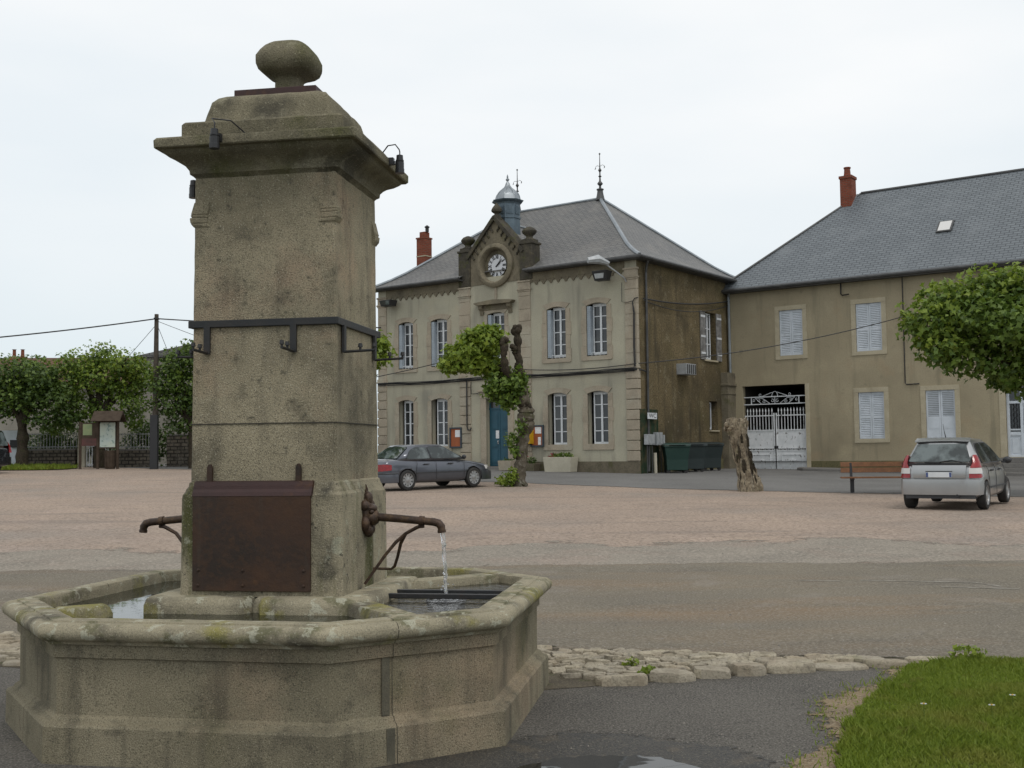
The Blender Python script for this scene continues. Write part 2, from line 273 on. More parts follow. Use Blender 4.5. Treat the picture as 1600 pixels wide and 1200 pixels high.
 street= pm('grey_asphalt', (.168,.162,.153), (.132,.127,.12), .4, (.22,.22,.215), 15, .45, .47, [((.10,.10,.10), .7, .58, .72, .5, (1,.4,1))], .93, .3, 25, edge=2.0),
 foot  = pm('dark_asphalt', (.125,.115,.10), (.085,.079,.07), 1.1, (.26,.24,.21), 75, .7, .47, [((.16,.14,.11), 1.0, .54, .7, .5), ((.022,.021,.02), 60, .55, .63, .8), ((.03,.03,.03), 3.5, .60, .70, .6), ((.36,.33,.28), 38, .67, .70, .8)], .88, 1.0, 75),
 wetasp= pm('wet_asphalt', (.05,.045,.037), (.028,.026,.023), 3, (.19,.165,.12), 70, .75, .53, [((.12,.09,.055), 4, .54, .66, .6), ((.012,.012,.011), 60, .54, .62, .8)], .5, 1.0, 75, edge=6),
 pave  = pm('pavement', (.21,.20,.185), (.16,.15,.14), .8, (.12,.115,.11), 18, .4, .47, [], .93, .3, 20),
 bedd  = pm('joint_earth', (.10,.085,.06), (.065,.055,.042), 6, (.20,.17,.12), 60, .5, .47, [((.06,.075,.025), 4, .55, .68, .7)], .95, .6, 50, edge=5),
 cobble= pm('cobble', (.46,.405,.305), None, 1, (.20,.175,.13), 55, .6, .50, [((.22,.19,.14), 4.5, .5, .66, .75), ((.30,.24,.17), 1.5, .5, .66, .6), ((.16,.16,.07), 2.2, .6, .72, .5), ((.12,.11,.09), 14, .58, .68, .6)], .9, .7, 60, 0, .4, island=(.33,.295,.235)),
 hill  = pm('field', (.10,.12,.04), (.07,.10,.03), .02, None, 5, 0, .47, [], .95, .2, 2),
 farw  = pm('far_wall', (.27,.25,.215), (.215,.20,.175), .6, None, 5, 0, .47, [((.15,.14,.115), .5, .53, .72, .6)], .95, .2, 10),
 rubble= pm('rubble_wall', (.12,.105,.085), None, 1, (.05,.045,.04), 5, .6, .47, [((.19,.17,.14), 3, .52, .66, .6)], .95, .8, 6, 0, .3, 'Object', (.34, .17, .03, (.045,.04,.034), (.165,.14,.11))),
 tile  = pm('roof_tile', (.14,.075,.052), (.10,.06,.045), 1, None, 5, 0, .47, [], .9, .4, 6),
 joint = pm('mortar', (.09,.08,.06), (.05,.045,.035), 8, None, 5, 0, .47, [], .95, 0),
 rail  = pm('rail_grey', (.34,.35,.35), (.26,.27,.27), 3, None, 5, 0, .47, [], .6, .08, 30),
 wire  = pm('cable_black', (.02,.02,.021), None, 1, None, 5, 0, .47, [], .6, 0),
 pole  = pm('pole_wood', (.085,.072,.058), (.055,.047,.038), 4, None, 5, 0, .47, [], .9, .3, 25),
 acg   = pm('metal_grille', (.42,.44,.45), (.33,.34,.35), 6, None, 5, 0, .47, [], .5, .1, 30, .3),
)
def water_mat(name, col, rip, sc, rough=.03):
    m = bpy.data.materials.new(name); m.use_nodes = True; t = m.node_tree; P = t.nodes['Principled BSDF']
    P.inputs['Base Color'].default_value = c4(col); P.inputs['Roughness'].default_value = rough; P.inputs['IOR'].default_value = 1.33
    n = t.nodes.new('ShaderNodeTexNoise'); n.inputs['Scale'].default_value = sc; n.inputs['Detail'].default_value = 3; tc = t.nodes.new('ShaderNodeTexCoord'); t.links.new(tc.outputs['Object'], n.inputs['Vector'])
    b = t.nodes.new('ShaderNodeBump'); b.inputs['Strength'].default_value = rip; b.inputs['Distance'].default_value = .02; t.links.new(n.outputs[0], b.inputs['Height']); t.links.new(b.outputs[0], P.inputs['Normal'])
    return m
Mt['calm'] = water_mat('still_water', (.010,.012,.008), .03, 5); Mt['ripple'] = water_mat('rippled_water', (.012,.011,.008), .8, 22)
Mt['puddle'] = water_mat('puddle_water', (.03,.029,.026), .06, 3)
m = bpy.data.materials.new('falling_water'); m.use_nodes = True; P = m.node_tree.nodes['Principled BSDF']; P.inputs['Roughness'].default_value = .05; P.inputs['Transmission Weight'].default_value = .85; P.inputs['IOR'].default_value = 1.33; P.inputs['Base Color'].default_value = (.95,.97,1,1); Mt['fall'] = m
# ---------------------------------------------------------------- ground
GK = [(-60,0),(9,0),(16,.10),(24,.27),(31,.35),(36,.42),(45,.70),(50,.80),(60,.92),(900,.92)]
def G(x, y):
    g = float(np.interp(y, [k[0] for k in GK], [k[1] for k in GK]))
    return g-.012*max(-40, min(40, x))*max(0, min(1, (y-20)/25))
def set_edge(o, vals):
    a = o.data.attributes.new('edge', 'FLOAT', 'POINT'); a.data.foreach_set('value', np.asarray(vals, 'f')); return o
def sheet(name, x0, x1, dx, ylo, yhi, n, off, mat, ew=.35):
    xs = np.arange(x0, x1+dx/2, dx); V = []; Fc = []; E_ = []
    for x in xs:
        a, b = ylo(x), yhi(x)
        for k in range(n+1):
            e_ = min(.4, ew/(b-a)); y = a+(b-a)*(0 if k == 0 else 1 if k == n else e_+(1-2*e_)*(k-1)/(n-2)); V.append((x, y, G(x, y)+off)); E_.append(0 if k in (0, n) else 1)
    for i in range(len(xs)-1):
        for k in range(n): o = i*(n+1)+k; Fc.append((o, o+n+1, o+n+2, o+1))
    return set_edge(struct(mesh_np(name, np.array(V), np.array(Fc), mat, None, True)), E_)
V = []; xs = [-400,-200,-100,-60]+list(range(-40, 41, 2))+[60,100,200,400]; ys = [-60,-30,-10]+list(range(0, 62, 1))+[80,120,200,400,800]
for y in ys:
    for x in xs: V.append((x, y, G(x, y)-.02))
nx = len(xs); struct(mesh_np('ground', np.array(V), np.array([(j*nx+i, j*nx+i+1, (j+1)*nx+i+1, (j+1)*nx+i) for j in range(len(ys)-1) for i in range(nx-1)]), Mt['hill'], None, True))
rs = random.Random(5)
wob = lambda x, s, a: a*(math.sin(x*s)+.6*math.sin(x*s*2.3+1.7)+.35*math.sin(x*s*5.1+.4))
ex, ey = Vector((math.cos(rad(-36.2)), math.sin(rad(-36.2)))), Vector((-math.sin(rad(-36.2)), math.cos(rad(-36.2))))
def street_edge(x): return 33.7-(x-6.93)*.7319+wob(x, .8, .12)      # parallel to the town hall front
sheet('gravel_square', -45, 45, .5, lambda x: 10, lambda x: max(20, street_edge(x)+.3), 140, -.006, Mt['gravel'])
sheet('gravel_verge', -30, 45, .25, lambda x: 14.0, lambda x: 17.8+wob(x, .5, .7), 20, 0, Mt['gravg'], 1.6)
sheet('street', -45, 45, .25, lambda x: max(20, street_edge(x)), lambda x: 62, 120, .004, Mt['street'])
def gut_lo(x): return float(np.interp(x, [-12,-6,-4,-1.5,.2,1.86,3.3,3.9,12], [10.6,9.4,8.7,7.85,7.62,8.10,8.42,8.5,9.4]))
def gut_hi(x): return float(np.interp(x, [-12,-6,-4,-1.5,.2,1.22,2.9,3.7,12], [11.6,10.5,9.95,9.35,9.2,8.93,8.60,8.52,9.42]))
sheet('road', -45, 45, .2, lambda x: gut_hi(x)-.12+wob(x, 3, .03), lambda x: 15.0+wob(x, .9, .10), 60, .006, Mt['road'])
sheet('footway', -14, 14, .1, lambda x: -12, lambda x: gut_lo(x)+.1, 60, -.002, Mt['foot'])
sheet('gutter_bed', -12, 4.2, .1, lambda x: gut_lo(x)-.02, lambda x: gut_hi(x)+.03, 8, .001, Mt['bedd'], .06)
def blob(name, pts, off, mat, sub=5, jit=.02, seed=1, ew=.2):
    r = random.Random(seed); P = []
    n = len(pts); sgn = 1 if sum(pts[i-1][0]*pts[i][1]-pts[i][0]*pts[i-1][1] for i in range(n)) > 0 else -1
    for i in range(n):
        p0, p1, p2, p3 = [Vector(pts[(i+k-1) % n]) for k in range(4)]
        for k in range(sub):
            t = k/sub; q = .5*((2*p1)+(p2-p0)*t+(2*p0-5*p1+4*p2-p3)*t*t+(3*p1-p0-3*p2+p3)*t**3)
            P.append((q.x+r.uniform(-jit, jit), q.y+r.uniform(-jit, jit)))
    m = len(P); c = Vector((sum(p[0] for p in P)/m, sum(p[1] for p in P)/m)); Q = []
    for i in range(m):
        q = Vector(P[i]); d_ = c-q; q = q+d_*min(.45, ew/d_.length); Q.append((q.x, q.y))
    bm = MB(); bm.add([(x, y, G(x, y)+off) for x, y in P+Q], [(i, (i+1) % m, m+(i+1) % m, m+i) for i in range(m)]+[tuple(range(m, 2*m))]); o = bm.build(name, mat)
    set_edge(o, [0]*m+[1]*m)
    return o, P
o, _ = blob('wet_patch', [(-.55,6.1),(-.1,6.35),(.35,6.55),(.9,6.35),(1.35,5.9),(1.35,5.4),(.5,4.9),(-.6,5.0),(-1.2,5.3)], .003, Mt['wetasp'], 8, .02, 3, .28); struct(o)
o, _ = blob('puddle', [(-.02,5.72),(.25,5.93),(.62,5.95),(.88,5.78),(.98,5.5),(.6,5.2),(.1,5.15),(-.15,5.42)], .007, Mt['puddle'], 8, .022, 4); struct(o)
LAWN = [(3.05,8.30),(2.66,7.85),(2.33,7.35),(2.0,6.75),(1.77,6.2),(1.60,5.6),(1.6,5.0),(1.7,3.6),(4,3.0),(9,4.0),(11,7),(9,8.75),(6,8.35),(4.2,8.35)]
o, _ = blob('worn_verge', [(x-.30+.16*math.sin(i*2.1), y+(.03 if y > 7.6 else -.05)) for i, (x, y) in enumerate(LAWN)], .004, Mt['dirtp'], 8, .03, 6, .35); struct(o); WV = _
def lawn_h(d): return .07*min(1, d/.25)
o, LP = blob('lawn', LAWN, .02, Mt['soilg'], 8, .03, 7); struct(o)
def inpoly(x, y, P):
    c = False; j = len(P)-1
    for i in range(len(P)):
        if (P[i][1] > y) != (P[j][1] > y) and x < (P[j][0]-P[i][0])*(y-P[i][1])/(P[j][1]-P[i][1])+P[i][0]: c = not c
        j = i
    return c
rn = np.random.default_rng(11)
def blades(name, poly, n, hlo, hhi, wid, mat, box, zfn=lambda x, y: .015):
    V = []
    xs = rn.uniform(box[0], box[1], n*3); ys = rn.uniform(box[2], box[3], n*3); cnt = 0
    for x, y in zip(xs, ys):
        if not inpoly(x, y, poly): continue
        cnt += 1
        if cnt > n: break
        a = rn.uniform(0, 6.283); h = rn.uniform(hlo, hhi)*(1+.45*math.sin(x*3.1+1)*math.sin(y*4.3)); l = rn.uniform(.2, 1.1)*h; b = rn.uniform(0, 6.283); z = zfn(x, y)
        wx, wy = wid*math.cos(a), wid*math.sin(a); lx, ly = l*math.cos(b), l*math.sin(b)
        V += [(x-wx, y-wy, z), (x+wx, y+wy, z), (x+wx*.7+lx*.4, y+wy*.7+ly*.4, z+h*.6), (x+lx, y+ly, z+h), (x-wx*.7+lx*.4, y-wy*.7+ly*.4, z+h*.6)]
    V = np.array(V); F5 = np.arange(len(V)).reshape(-1, 5); o = mesh_np(name, V, F5, mat); return struct(o, 'stuff')
blades('grass', LP, 120000, .018, .048, .0042, Mt['grass'], (1.3, 5.2, 4.6, 8.8), lambda x, y: G(x, y)+.018)
def grit(name, n, box, lo, hi, mat, seed, bad):
    g = np.random.default_rng(seed); V = []; Fc = []
    xs = g.uniform(box[0], box[1], n); ys = box[2]+(box[3]-box[2])*g.uniform(0, 1, n)**1.6
    for x, y in zip(xs, ys):
        if bad(x, y): continue
        s = g.uniform(lo, hi)*(1 if g.random() < .93 else 1.8); a = g.uniform(0, 6.28); z = G(x, y)+.006; o = len(V)
        for k in range(4): V.append((x+s*math.cos(a+k*1.57)*g.uniform(.7, 1.2), y+s*math.sin(a+k*1.57)*g.uniform(.7, 1.2), z))
        V.append((x+s*g.uniform(-.2, .2), y+s*g.uniform(-.2, .2), z+s*g.uniform(.5, .9)))
        for k in range(4): Fc.append((o+k, o+(k+1) % 4, o+4))
    return struct(mesh_np(name, np.array(V), np.array(Fc), mat), 'stuff')
inoct = lambda x, y: inpoly(x, y, OW_)
blades('verge_tufts', WV, 2600, .012, .034, .004, Mt['grass'], (1.2, 3.4, 4.8, 8.6), lambda x, y: G(x, y)+.004)
# cobbles of the gutter: one paved strip
mb = MB(); r = random.Random(8)
OCT = [(-.77,-1.45),(.77,-1.47),(1.52,-.84),(1.53,.8),(.95,1.36),(-.8,1.45),(-1.46,1.04),(-1.515,-.64)]
FO = Vector((-1.455, 7.3)); FA = rad(-9.5)
def f2w(x, y): return (FO.x+math.cos(FA)*x-math.sin(FA)*y, FO.y+math.sin(FA)*x+math.cos(FA)*y)
OW = [f2w(x*1.08, y*1.08) for x, y in OCT]
grit_m = pm('grit', (.30,.27,.23), None, 1, None, 5, 0, .47, [], .9, 0, 5, 0, .3, island=(.12,.11,.10))
OW_ = [f2w(x*1.06, y*1.06) for x, y in OCT]
grit('road_grit', 7000, (-9, 9, 8.9, 19), .004, .010, grit_m, 5, inoct)
grit('footway_grit', 5200, (-4.2, 3.2, 4.9, 8.6), .002, .005, grit_m, 6, lambda x, y: inoct(x, y) or inpoly(x, y, LP) or y > gut_lo(x)+.02 or ((x-.4)/.62)**2+((y-5.55)/.45)**2 < 1)
def cobble(mb, x, y, sx, sy, h, z, tilt=0):
    n = 14; rings = []; sq = r.uniform(.32, .5); jj = [r.uniform(.84, 1.06) for _ in range(n)]; bx, by = r.uniform(-.25, .25), r.uniform(-.25, .25)
    for f, zz in ((1.0, -.03), (1.0, h*.55), (.955, h*.86), (.84, h*.98), (.5, h*1.0), (.15, h*1.0)):
        ring = []
        for i in range(n):
            a = 2*math.pi*i/n; ca, sa = math.cos(a), math.sin(a); q = (abs(ca)**(1/sq*1.6)+abs(sa)**(1/sq*1.6))**(-1/(1/sq*1.6))
            ring.append((x+sx*.5*ca*q*f*jj[i], y+sy*.5*sa*q*f*jj[i], z+zz+(bx*ca*f*.05+by*sa*f*.05)*(zz > 0)+r.uniform(-.006, .006)*(zz > 0)))
        rings.append(ring)
    mb.loft(rings, True, True)
x = -7.5
rows = [(0, .20, .36)]
while x < 3.9:
    lo, hi = gut_lo(x), gut_hi(x); wk = r.uniform(.22, .40)
    if x+wk < 3.75: # kerb stone nearest the footway
        y = lo+.09; big = 1 if x < 1.9 else .6
        if not any(inpoly(x+wk/2+dx_, y+dy_, OW) for dx_ in (-.12, 0, .1) for dy_ in (-.04, .06)): cobble(mb, x+wk/2, y, wk*1.0, .21, (.055 if x > 0 else .035)*big+r.uniform(-.015, .015)*big, G(x, y), r.uniform(-.02, .03))
    x += wk
k = 0
yy = .20
while yy < 1.9:
    x = -7.5+r.uniform(0, .2); dy = r.uniform(.075, .11)
    while x < 3.6:
        wk = r.uniform(.10, .25); xc = x+wk/2; lo, hi = gut_lo(xc), gut_hi(xc); y = lo+yy+dy/2+r.uniform(-.015, .015)
        if y+dy/2 < hi+.03 and not inpoly(xc, y, OW) and not inpoly(xc+.1, y-.1, OW) and not inpoly(xc-.1, y-.1, OW) and r.random() > .03:
            cobble(mb, xc, y, wk*1.0, dy*1.0, .013+r.uniform(0, .013), G(xc, y)+.006)
        x += wk
    yy += dy
struct(mb.build('cobbled_gutter', Mt['cobble'], None, 45))
mb = MB()
for a_, b_ in (((4.0,13.05),(5.2,12.75)),((5.2,12.75),(5.35,12.4)),((4.7,12.45),(5.45,12.2)),((3.3,13.1),(3.75,13.0))):
    a_, b_ = Vector(a_), Vector(b_); n_ = Vector((-(b_-a_).y, (b_-a_).x)).normalized()*.022; q = [a_-n_, b_-n_, b_+n_, a_+n_]; mb.add([(v.x, v.y, G(v.x, v.y)+.010) for v in q], [(0,1,2,3)])
struct(mb.build('road_marking', pm('worn_chalk', (.33,.31,.27), (.19,.17,.14), 9, None, 5, 0, .47, [], .95, .2, 30)))
# ---------------------------------------------------------------- the fountain
F = thing('stone_fountain', 'tall square granite pillar fountain in an octagonal stone basin with water running from a pipe', 'fountain', (FO.x, FO.y, 0), FA)
def offs(P, d):
    out = []; n = len(P)
    for i in range(n):
        a, b, c = Vector(P[i-1]), Vector(P[i]), Vector(P[(i+1) % n]); d1 = (b-a).normalized(); d2 = (c-b).normalized(); n1 = Vector((d1.y, -d1.x)); n2 = Vector((d2.y, -d2.x))
        m = (n1+n2).normalized(); k = d/max(.3, m.dot(n1)); out.append((b.x+m.x*k, b.y+m.y*k))
    return out
def dens(P, step=.12):
    out = []; n = len(P)
    for i in range(n):
        a, b = Vector(P[i]), Vector(P[(i+1) % n]); k = max(1, int((b-a).length/step))
        for j in range(k): q = a.lerp(b, j/k); out.append((q.x, q.y))
    return out
def prof_loft(prof, jit=0, seed=1, step=.12):
    rr = random.Random(seed); base = OCT; cnt = [max(1, int((Vector(base[i])-Vector(base[(i+1) % 8])).length/step)) for i in range(8)]; rings = []
    nz_ = None
    for d, z in prof:
        P = offs(base, d); ring = []
        for i in range(8):
            a, b = Vector(P[i]), Vector(P[(i+1) % 8])
            for j in range(cnt[i]): q = a.lerp(b, j/cnt[i]); ring.append((q.x+rr.uniform(-jit, jit), q.y+rr.uniform(-jit, jit), z+rr.uniform(-jit, jit)*.8))
        rings.append(ring)
    return rings
roll = [(.022+.050*math.sin(a), .677+.047*math.cos(a)) for a in [rad(t) for t in range(0, 181, 18)]]
rim = [(-.13, .30), (-.13, .705), (-.12, .727), (-.108, .732), (-.05, .733), (-.012, .731), (-.008, .7225), (.008, .722)]+roll+[(.016, .622), (.010, .610), (-.022, .606)]
mb = MB(); mb.loft(prof_loft(rim, .0016, 2, .09), True, False); rim_o = mb.build('rim', Mt['rim'], F, 34)
wallp = [(-.016, .66), (-.012, .60), (-.012, .538), (-.030, .532), (-.032, .262), (-.030, .238), (-.006, .226), (.002, .208), (.030, .200), (.040, .186), (.042, .10), (.044, -.12)]
mb = MB(); mb.loft(prof_loft(wallp, .0012, 3, .15), True, False); mb.build('basin', Mt['basin'], F, 20)
mb = MB(); mb.loft(prof_loft([(-.125, .55), (-.125, .30)]), True, False); mb.add([(x, y, .31) for x, y in offs(OCT, -.10)], [tuple(range(8))]); mb.build('basin_lining', Mt['wetst'], F)
# overflow stain channel + joints on the front-right side
def onface(i, t, d, z):
    P = offs(OCT, d); a, b = Vector(P[i]), Vector(P[(i+1) % 8]); q = a.lerp(b, t); return (q.x, q.y, z)
mb = MB()
for t0, t1, d0, d1, za, zb in ((.30, .348, -.027, .0, .235, .60), (.305, .353, .0455, .05, .0, .186)):
    mb.add([onface(1, t0, d0, za), onface(1, t1, d0, za), onface(1, t1, d0, zb), onface(1, t0, d0, zb), onface(1, t0, d1-.02, za), onface(1, t1, d1-.02, za), onface(1, t1, d1-.02, zb), onface(1, t0, d1-.02, zb)],
           [(0,1,2,3),(4,5,6,7),(0,1,5,4),(1,2,6,5),(2,3,7,6),(3,0,4,7)])
mb.build('overflow_channel', pm('damp_channel', (.13,.115,.078), (.075,.068,.047), 9, (.05,.046,.036), 140, .6, .50, [((.25,.22,.15), 6, .55, .68, .6)], .8, .4, 100), F, False, .006)
mb = MB()
for i, t in ((0, .5), (7, .55), (2, .5)):
    mb.add([onface(i, t-.003, .0375, .0), onface(i, t+.003, .0375, .0), onface(i, t+.003, .0425, .19), onface(i, t-.003, .0425, .19)], [(0,1,2,3)])
for i, t in ((1, .365), (7, .52), (3, .5), (6, .5)):
    mb = MB(); full = rim[1:]+wallp[1:]; fr = []
    for d, z in full: fr.append((onface(i, max(0, t-.0022), d+.0012, z), onface(i, min(1, t+.0022), d+.0012, z)))
    for k in range(len(fr)-1): mb.add([fr[k][0], fr[k][1], fr[k+1][1], fr[k+1][0]], [(0,1,2,3)])
    mb.build('block_joint', Mt['joint'], F)
# island with kerb, partitions
mb = MB()
def ring_rect(x0, y0, x1, y1, z, c=.02): return [(x0+c,y0,z),(x1-c,y0,z),(x1,y0+c,z),(x1,y1-c,z),(x1-c,y1,z),(x0+c,y1,z),(x0,y1-c,z),(x0,y0+c,z)]
IX0, IX1, IY0, IY1 = -.70, .70, -.645, .64
def curb(mb, poly, z0=.3, z1=.748):
    P = [Vector(p) for p in poly]; c = sum(P, Vector((0, 0)))/len(P)
    def ins(d): return [(p+(c-p).normalized()*d) for p in P]
    mb.loft([[(p.x, p.y, z0) for p in ins(0)], [(p.x, p.y, z1-.05) for p in ins(0)], [(p.x, p.y, z1-.012) for p in ins(.018)], [(p.x, p.y, z1) for p in ins(.045)]])
curb(mb, [(IX0+.03,IY0),(-.065,IY0),(-.02,IY0+.09),(-.02,IY1),(IX0,IY1),(IX0,IY0+.06)])
curb(mb, [(.065,IY0),(IX1-.1,IY0+.02),(IX1,IY0+.1),(IX1,IY1),(-.018,IY1),(-.018,IY0+.09),(.02,IY0+.09)])
mb.box(-.1, IY0+.1, .3, .1, IY1-.05, .60)
mb.build('island', Mt['rim'], F, 50)
for nm, pts in (('partition', [(.57,-.60),(.69,-.47),(1.14,-1.03),(1.02,-1.13)]), ('partition', [(-.86,-.70),(-.78,-.80),(-1.0,-1.03),(-1.12,-.90)]), ('partition', [(.69,.46),(.57,.60),(1.11,1.06),(1.23,.94)]), ('partition', [(-.57,.60),(-.69,.46),(-1.15,1.10),(-1.0,1.19)])):
    mb = MB(); curb(mb, pts, .3, .726); mb.build(nm, Mt['rim'], F, 50)
inner = offs(OCT, -.11)
mb = MB(); mb.add([(x, y, .655) for x, y in inner], [tuple(range(8))]); wat = mb.build('water', Mt['calm'], F)
mb = MB(); mb.add([(.66,-.52,.672),(1.1,-1.0,.672),(1.40,-.80,.672),(1.41,.74,.672),(1.14,1.0,.672),(.66,.50,.672)], [(0,1,2,3,4,5)]); mb.build('rippling_water', Mt['ripple'], F)
mb = MB()
mb.bar((.66, -.10, .705), (1.42, -.10, .705), .035, .03); mb.bar((.66, .10, .705), (1.42, .10, .705), .035, .03); mb.build('bucket_rest', Mt['iron'], F, False, .004)
_n0 = set(F.children)
# pillar
def sq_rings(prof, step=.1, jit=0, seed=1, rnd=.012):
    rr = random.Random(seed); rings = []
    for a, b, z in prof:
        P = []; cs = [(-a,-b),(a,-b),(a,b),(-a,b)]
        for i in range(4):
            p, q = Vector(cs[i]), Vector(cs[(i+1) % 4]); d = (q-p).normalized(); n = 10
            for k in range(n):
                t = [rnd/ (q-p).length, .1,.2,.32,.44,.56,.68,.8,.9, 1-rnd/(q-p).length][k]
                v = p.lerp(q, t); P.append((v.x+rr.uniform(-jit, jit), v.y+rr.uniform(-jit, jit), z+rr.uniform(-jit, jit)))
        rings.append(P)
    return rings
A_, B_ = .470, .445
mb = MB(); zs = [1.36]+[1.4+.09*k for k in range(22)]+[3.34]
mb.loft(sq_rings([(A_-.012*(z-1.36)/2, B_-.012*(z-1.36)/2, z) for z in zs], .1, .0016, 4)); mb.build('pillar', Mt['shaft'], F, 30)
for sx, sy in ((-1,-1),(1,-1),(1,1)):   # chipped corbel stones near the top corners
    mb = MB()
    for (z0, z1, e0, e1) in ((3.02, 3.045, -.008, .010), (3.045, 3.08, .010, .014), (3.08, 3.10, .004, .010), (3.10, 3.18, .008, -.010)):
        mb.loft([[(sx*(A_+e-.11*(sy<0)), sy*(B_-.002), z), (sx*(A_+e), sy*(B_+e*.7), z), (sx*(A_+e), sy*(B_-.10), z), (sx*(A_-.11), sy*(B_-.10), z)] for z, e in ((z0, e0), (z1, e1))])
    mb.build('corbel_stone', Mt['shaft'], F, False, .006)
mb = MB(); mb.loft(sq_rings([(.520,.495,.70),(.517,.492,.80),(.515,.49,1.20),(.514,.489,1.285),(.512,.487,1.312),(.498,.473,1.332),(.496,.471,1.346),(.484,.458,1.366),(.481,.456,1.384),(.468,.445,1.396)], .1, .0015, 6, .02)); mb.build('plinth', Mt['plinth'], F, 26)
mb = MB()    # joints
for z in (1.785,): 
    mb.box(-A_-.0035, -B_-.0035, z, A_+.0035, B_+.0035, z+.006)
mb.build('mortar_joint', pm('joint', (.06,.055,.045), None, 1, None, 5, 0, .47, [], .95, 0), F)
cp = [(-.01,3.30),(.012,3.325),(.030,3.335),(.034,3.36),(.05,3.385),(.085,3.41),(.125,3.428),(.155,3.448),(.165,3.465),(.195,3.468),(.200,3.475),(.20,3.520),(.193,3.530),(.06,3.545)]
mb = MB(); mb.loft(sq_rings([(A_-.012+d*.96, B_-.012+d*.96, z+.02) for d, z in cp], .1, .002, 7, .02)); mb.build('cornice', Mt['cap'], F, 28)
kp = [(.512,.487,3.52),(.512,.487,3.628),(.502,.477,3.640),(.428,.403,3.644),(.418,.393,3.655),(.405,.38,3.68),(.393,.368,3.71),(.383,.358,3.75),(.372,.347,3.79),(.348,.323,3.818),(.31,.288,3.836),(.27,.255,3.848)]
kp = [(a+.015, b+.015, z+.035+.015*(z > 3.7)) for a, b, z in kp]
mb = MB(); mb.loft(sq_rings(kp, .1, .002, 8, .02)); mb.build('cap', Mt['cap'], F, 28)
mb = MB(); mb.box(-.275, -.26, 3.896, .275, .26, 3.942); mb.build('cap_plate', Mt['rustcap'], F, False, .004)
def rsq(r, z, p=3.2, n=24, k=.95):
    return [(r*k*math.cos(a)/(abs(math.cos(a))**p+abs(math.sin(a))**p)**(1/p), r*k*math.sin(a)/(abs(math.cos(a))**p+abs(math.sin(a))**p)**(1/p), z) for a in [2*math.pi*i/n for i in range(n)]]
fp = [(.118,3.942),(.106,3.953),(.094,3.975),(.087,4.005),(.086,4.04),(.090,4.066),(.104,4.078),(.112,4.081),(.120,4.090),(.158,4.102),(.188,4.128),(.203,4.165),(.203,4.200),(.185,4.246),(.152,4.282),(.122,4.303),(.085,4.317),(.005,4.320)]
mb = MB(); mb.loft([rsq(r_, z, 5 if z < 4.22 else 3.6) for r_, z in fp]); mb.tube([(0,0,4.32),(0,0,4.345)], .006); mb.build('finial', Mt['cap'], F, 50)
# cover plate on the plinth front
mb = MB(); px0, px1 = -.425, .325
mb.box(px0, -.511, .735, px1, -.488, 1.315); mb.build('cover_plate', Mt['rust'], F, False, .003)
cv = bpy.context.view_layer
mb = MB(); mb.prism([(-.511,1.306),(-.5135,1.307),(-.507,1.330),(-.497,1.348),(-.494,1.366),(-.488,1.368),(-.482,1.392),(-.455,1.398),(-.458,1.37),(-.49,1.306)], px0-.002, px1+.008, 'x'); mb.build('plate_hood', Mt['rustcap'], F)
for x in (-.335, .235):
    mb = MB(); mb.prism([(x-.016,1.39),(x+.016,1.39),(x+.016,1.475),(x+.006,1.50),(x-.006,1.50),(x-.016,1.475)], -.472, -.449, 'y')
    mb.build('strap', Mt['rust'], F)
for x in (px0+.04, -.1, px1-.04):
    for z in (.77, .86): mb = MB(); mb.ball((x, -.512, z), .010, 6, 4); mb.build('rivet', Mt['rust'], F)
# iron band with insulator brackets
mb = MB(); bz0, bz1 = 2.385, 2.43
for a in range(4):
    M_ = Matrix.Rotation(a*math.pi/2, 4, 'Z'); hx, hy = (A_, B_) if a % 2 == 0 else (B_, A_); mb.box(-hx-.016, -hy-.014, bz0, hx+.016, -hy+.006, bz1, 0, M_)
mb.build('iron_band', Mt['iron'], F, False, .004)
for (px, py, nx_, ny_) in ((-.36,-B_,0,-1),(.20,-B_,0,-1),(A_,-.33,1,0),(A_,.33,1,0),(-A_,-.2,-1,0),(-A_,.3,-1,0)):
    mb = MB(); tx, ty = -ny_, nx_
    def P(o, t, z): return (px+nx_*o+tx*t, py+ny_*o+ty*t, z)
    q = [P(.004,-.02,2.22),P(.004,.02,2.22),P(.02,.02,2.22),P(.02,-.02,2.22)]; mb.loft([q, [(a, b, 2.39) for a, b, c in q]])
    mb.tube([P(.012,0,2.225), P(.21,0,2.232)], .009, 6)
    for o_ in (.115, .205): mb.tube([P(o_,0,2.235), P(o_,0,2.25), P(o_,0,2.252), P(o_,0,2.275)], [.008,.008,.016,.012], 8)
    mb.build('wire_bracket', Mt['iron'], F)
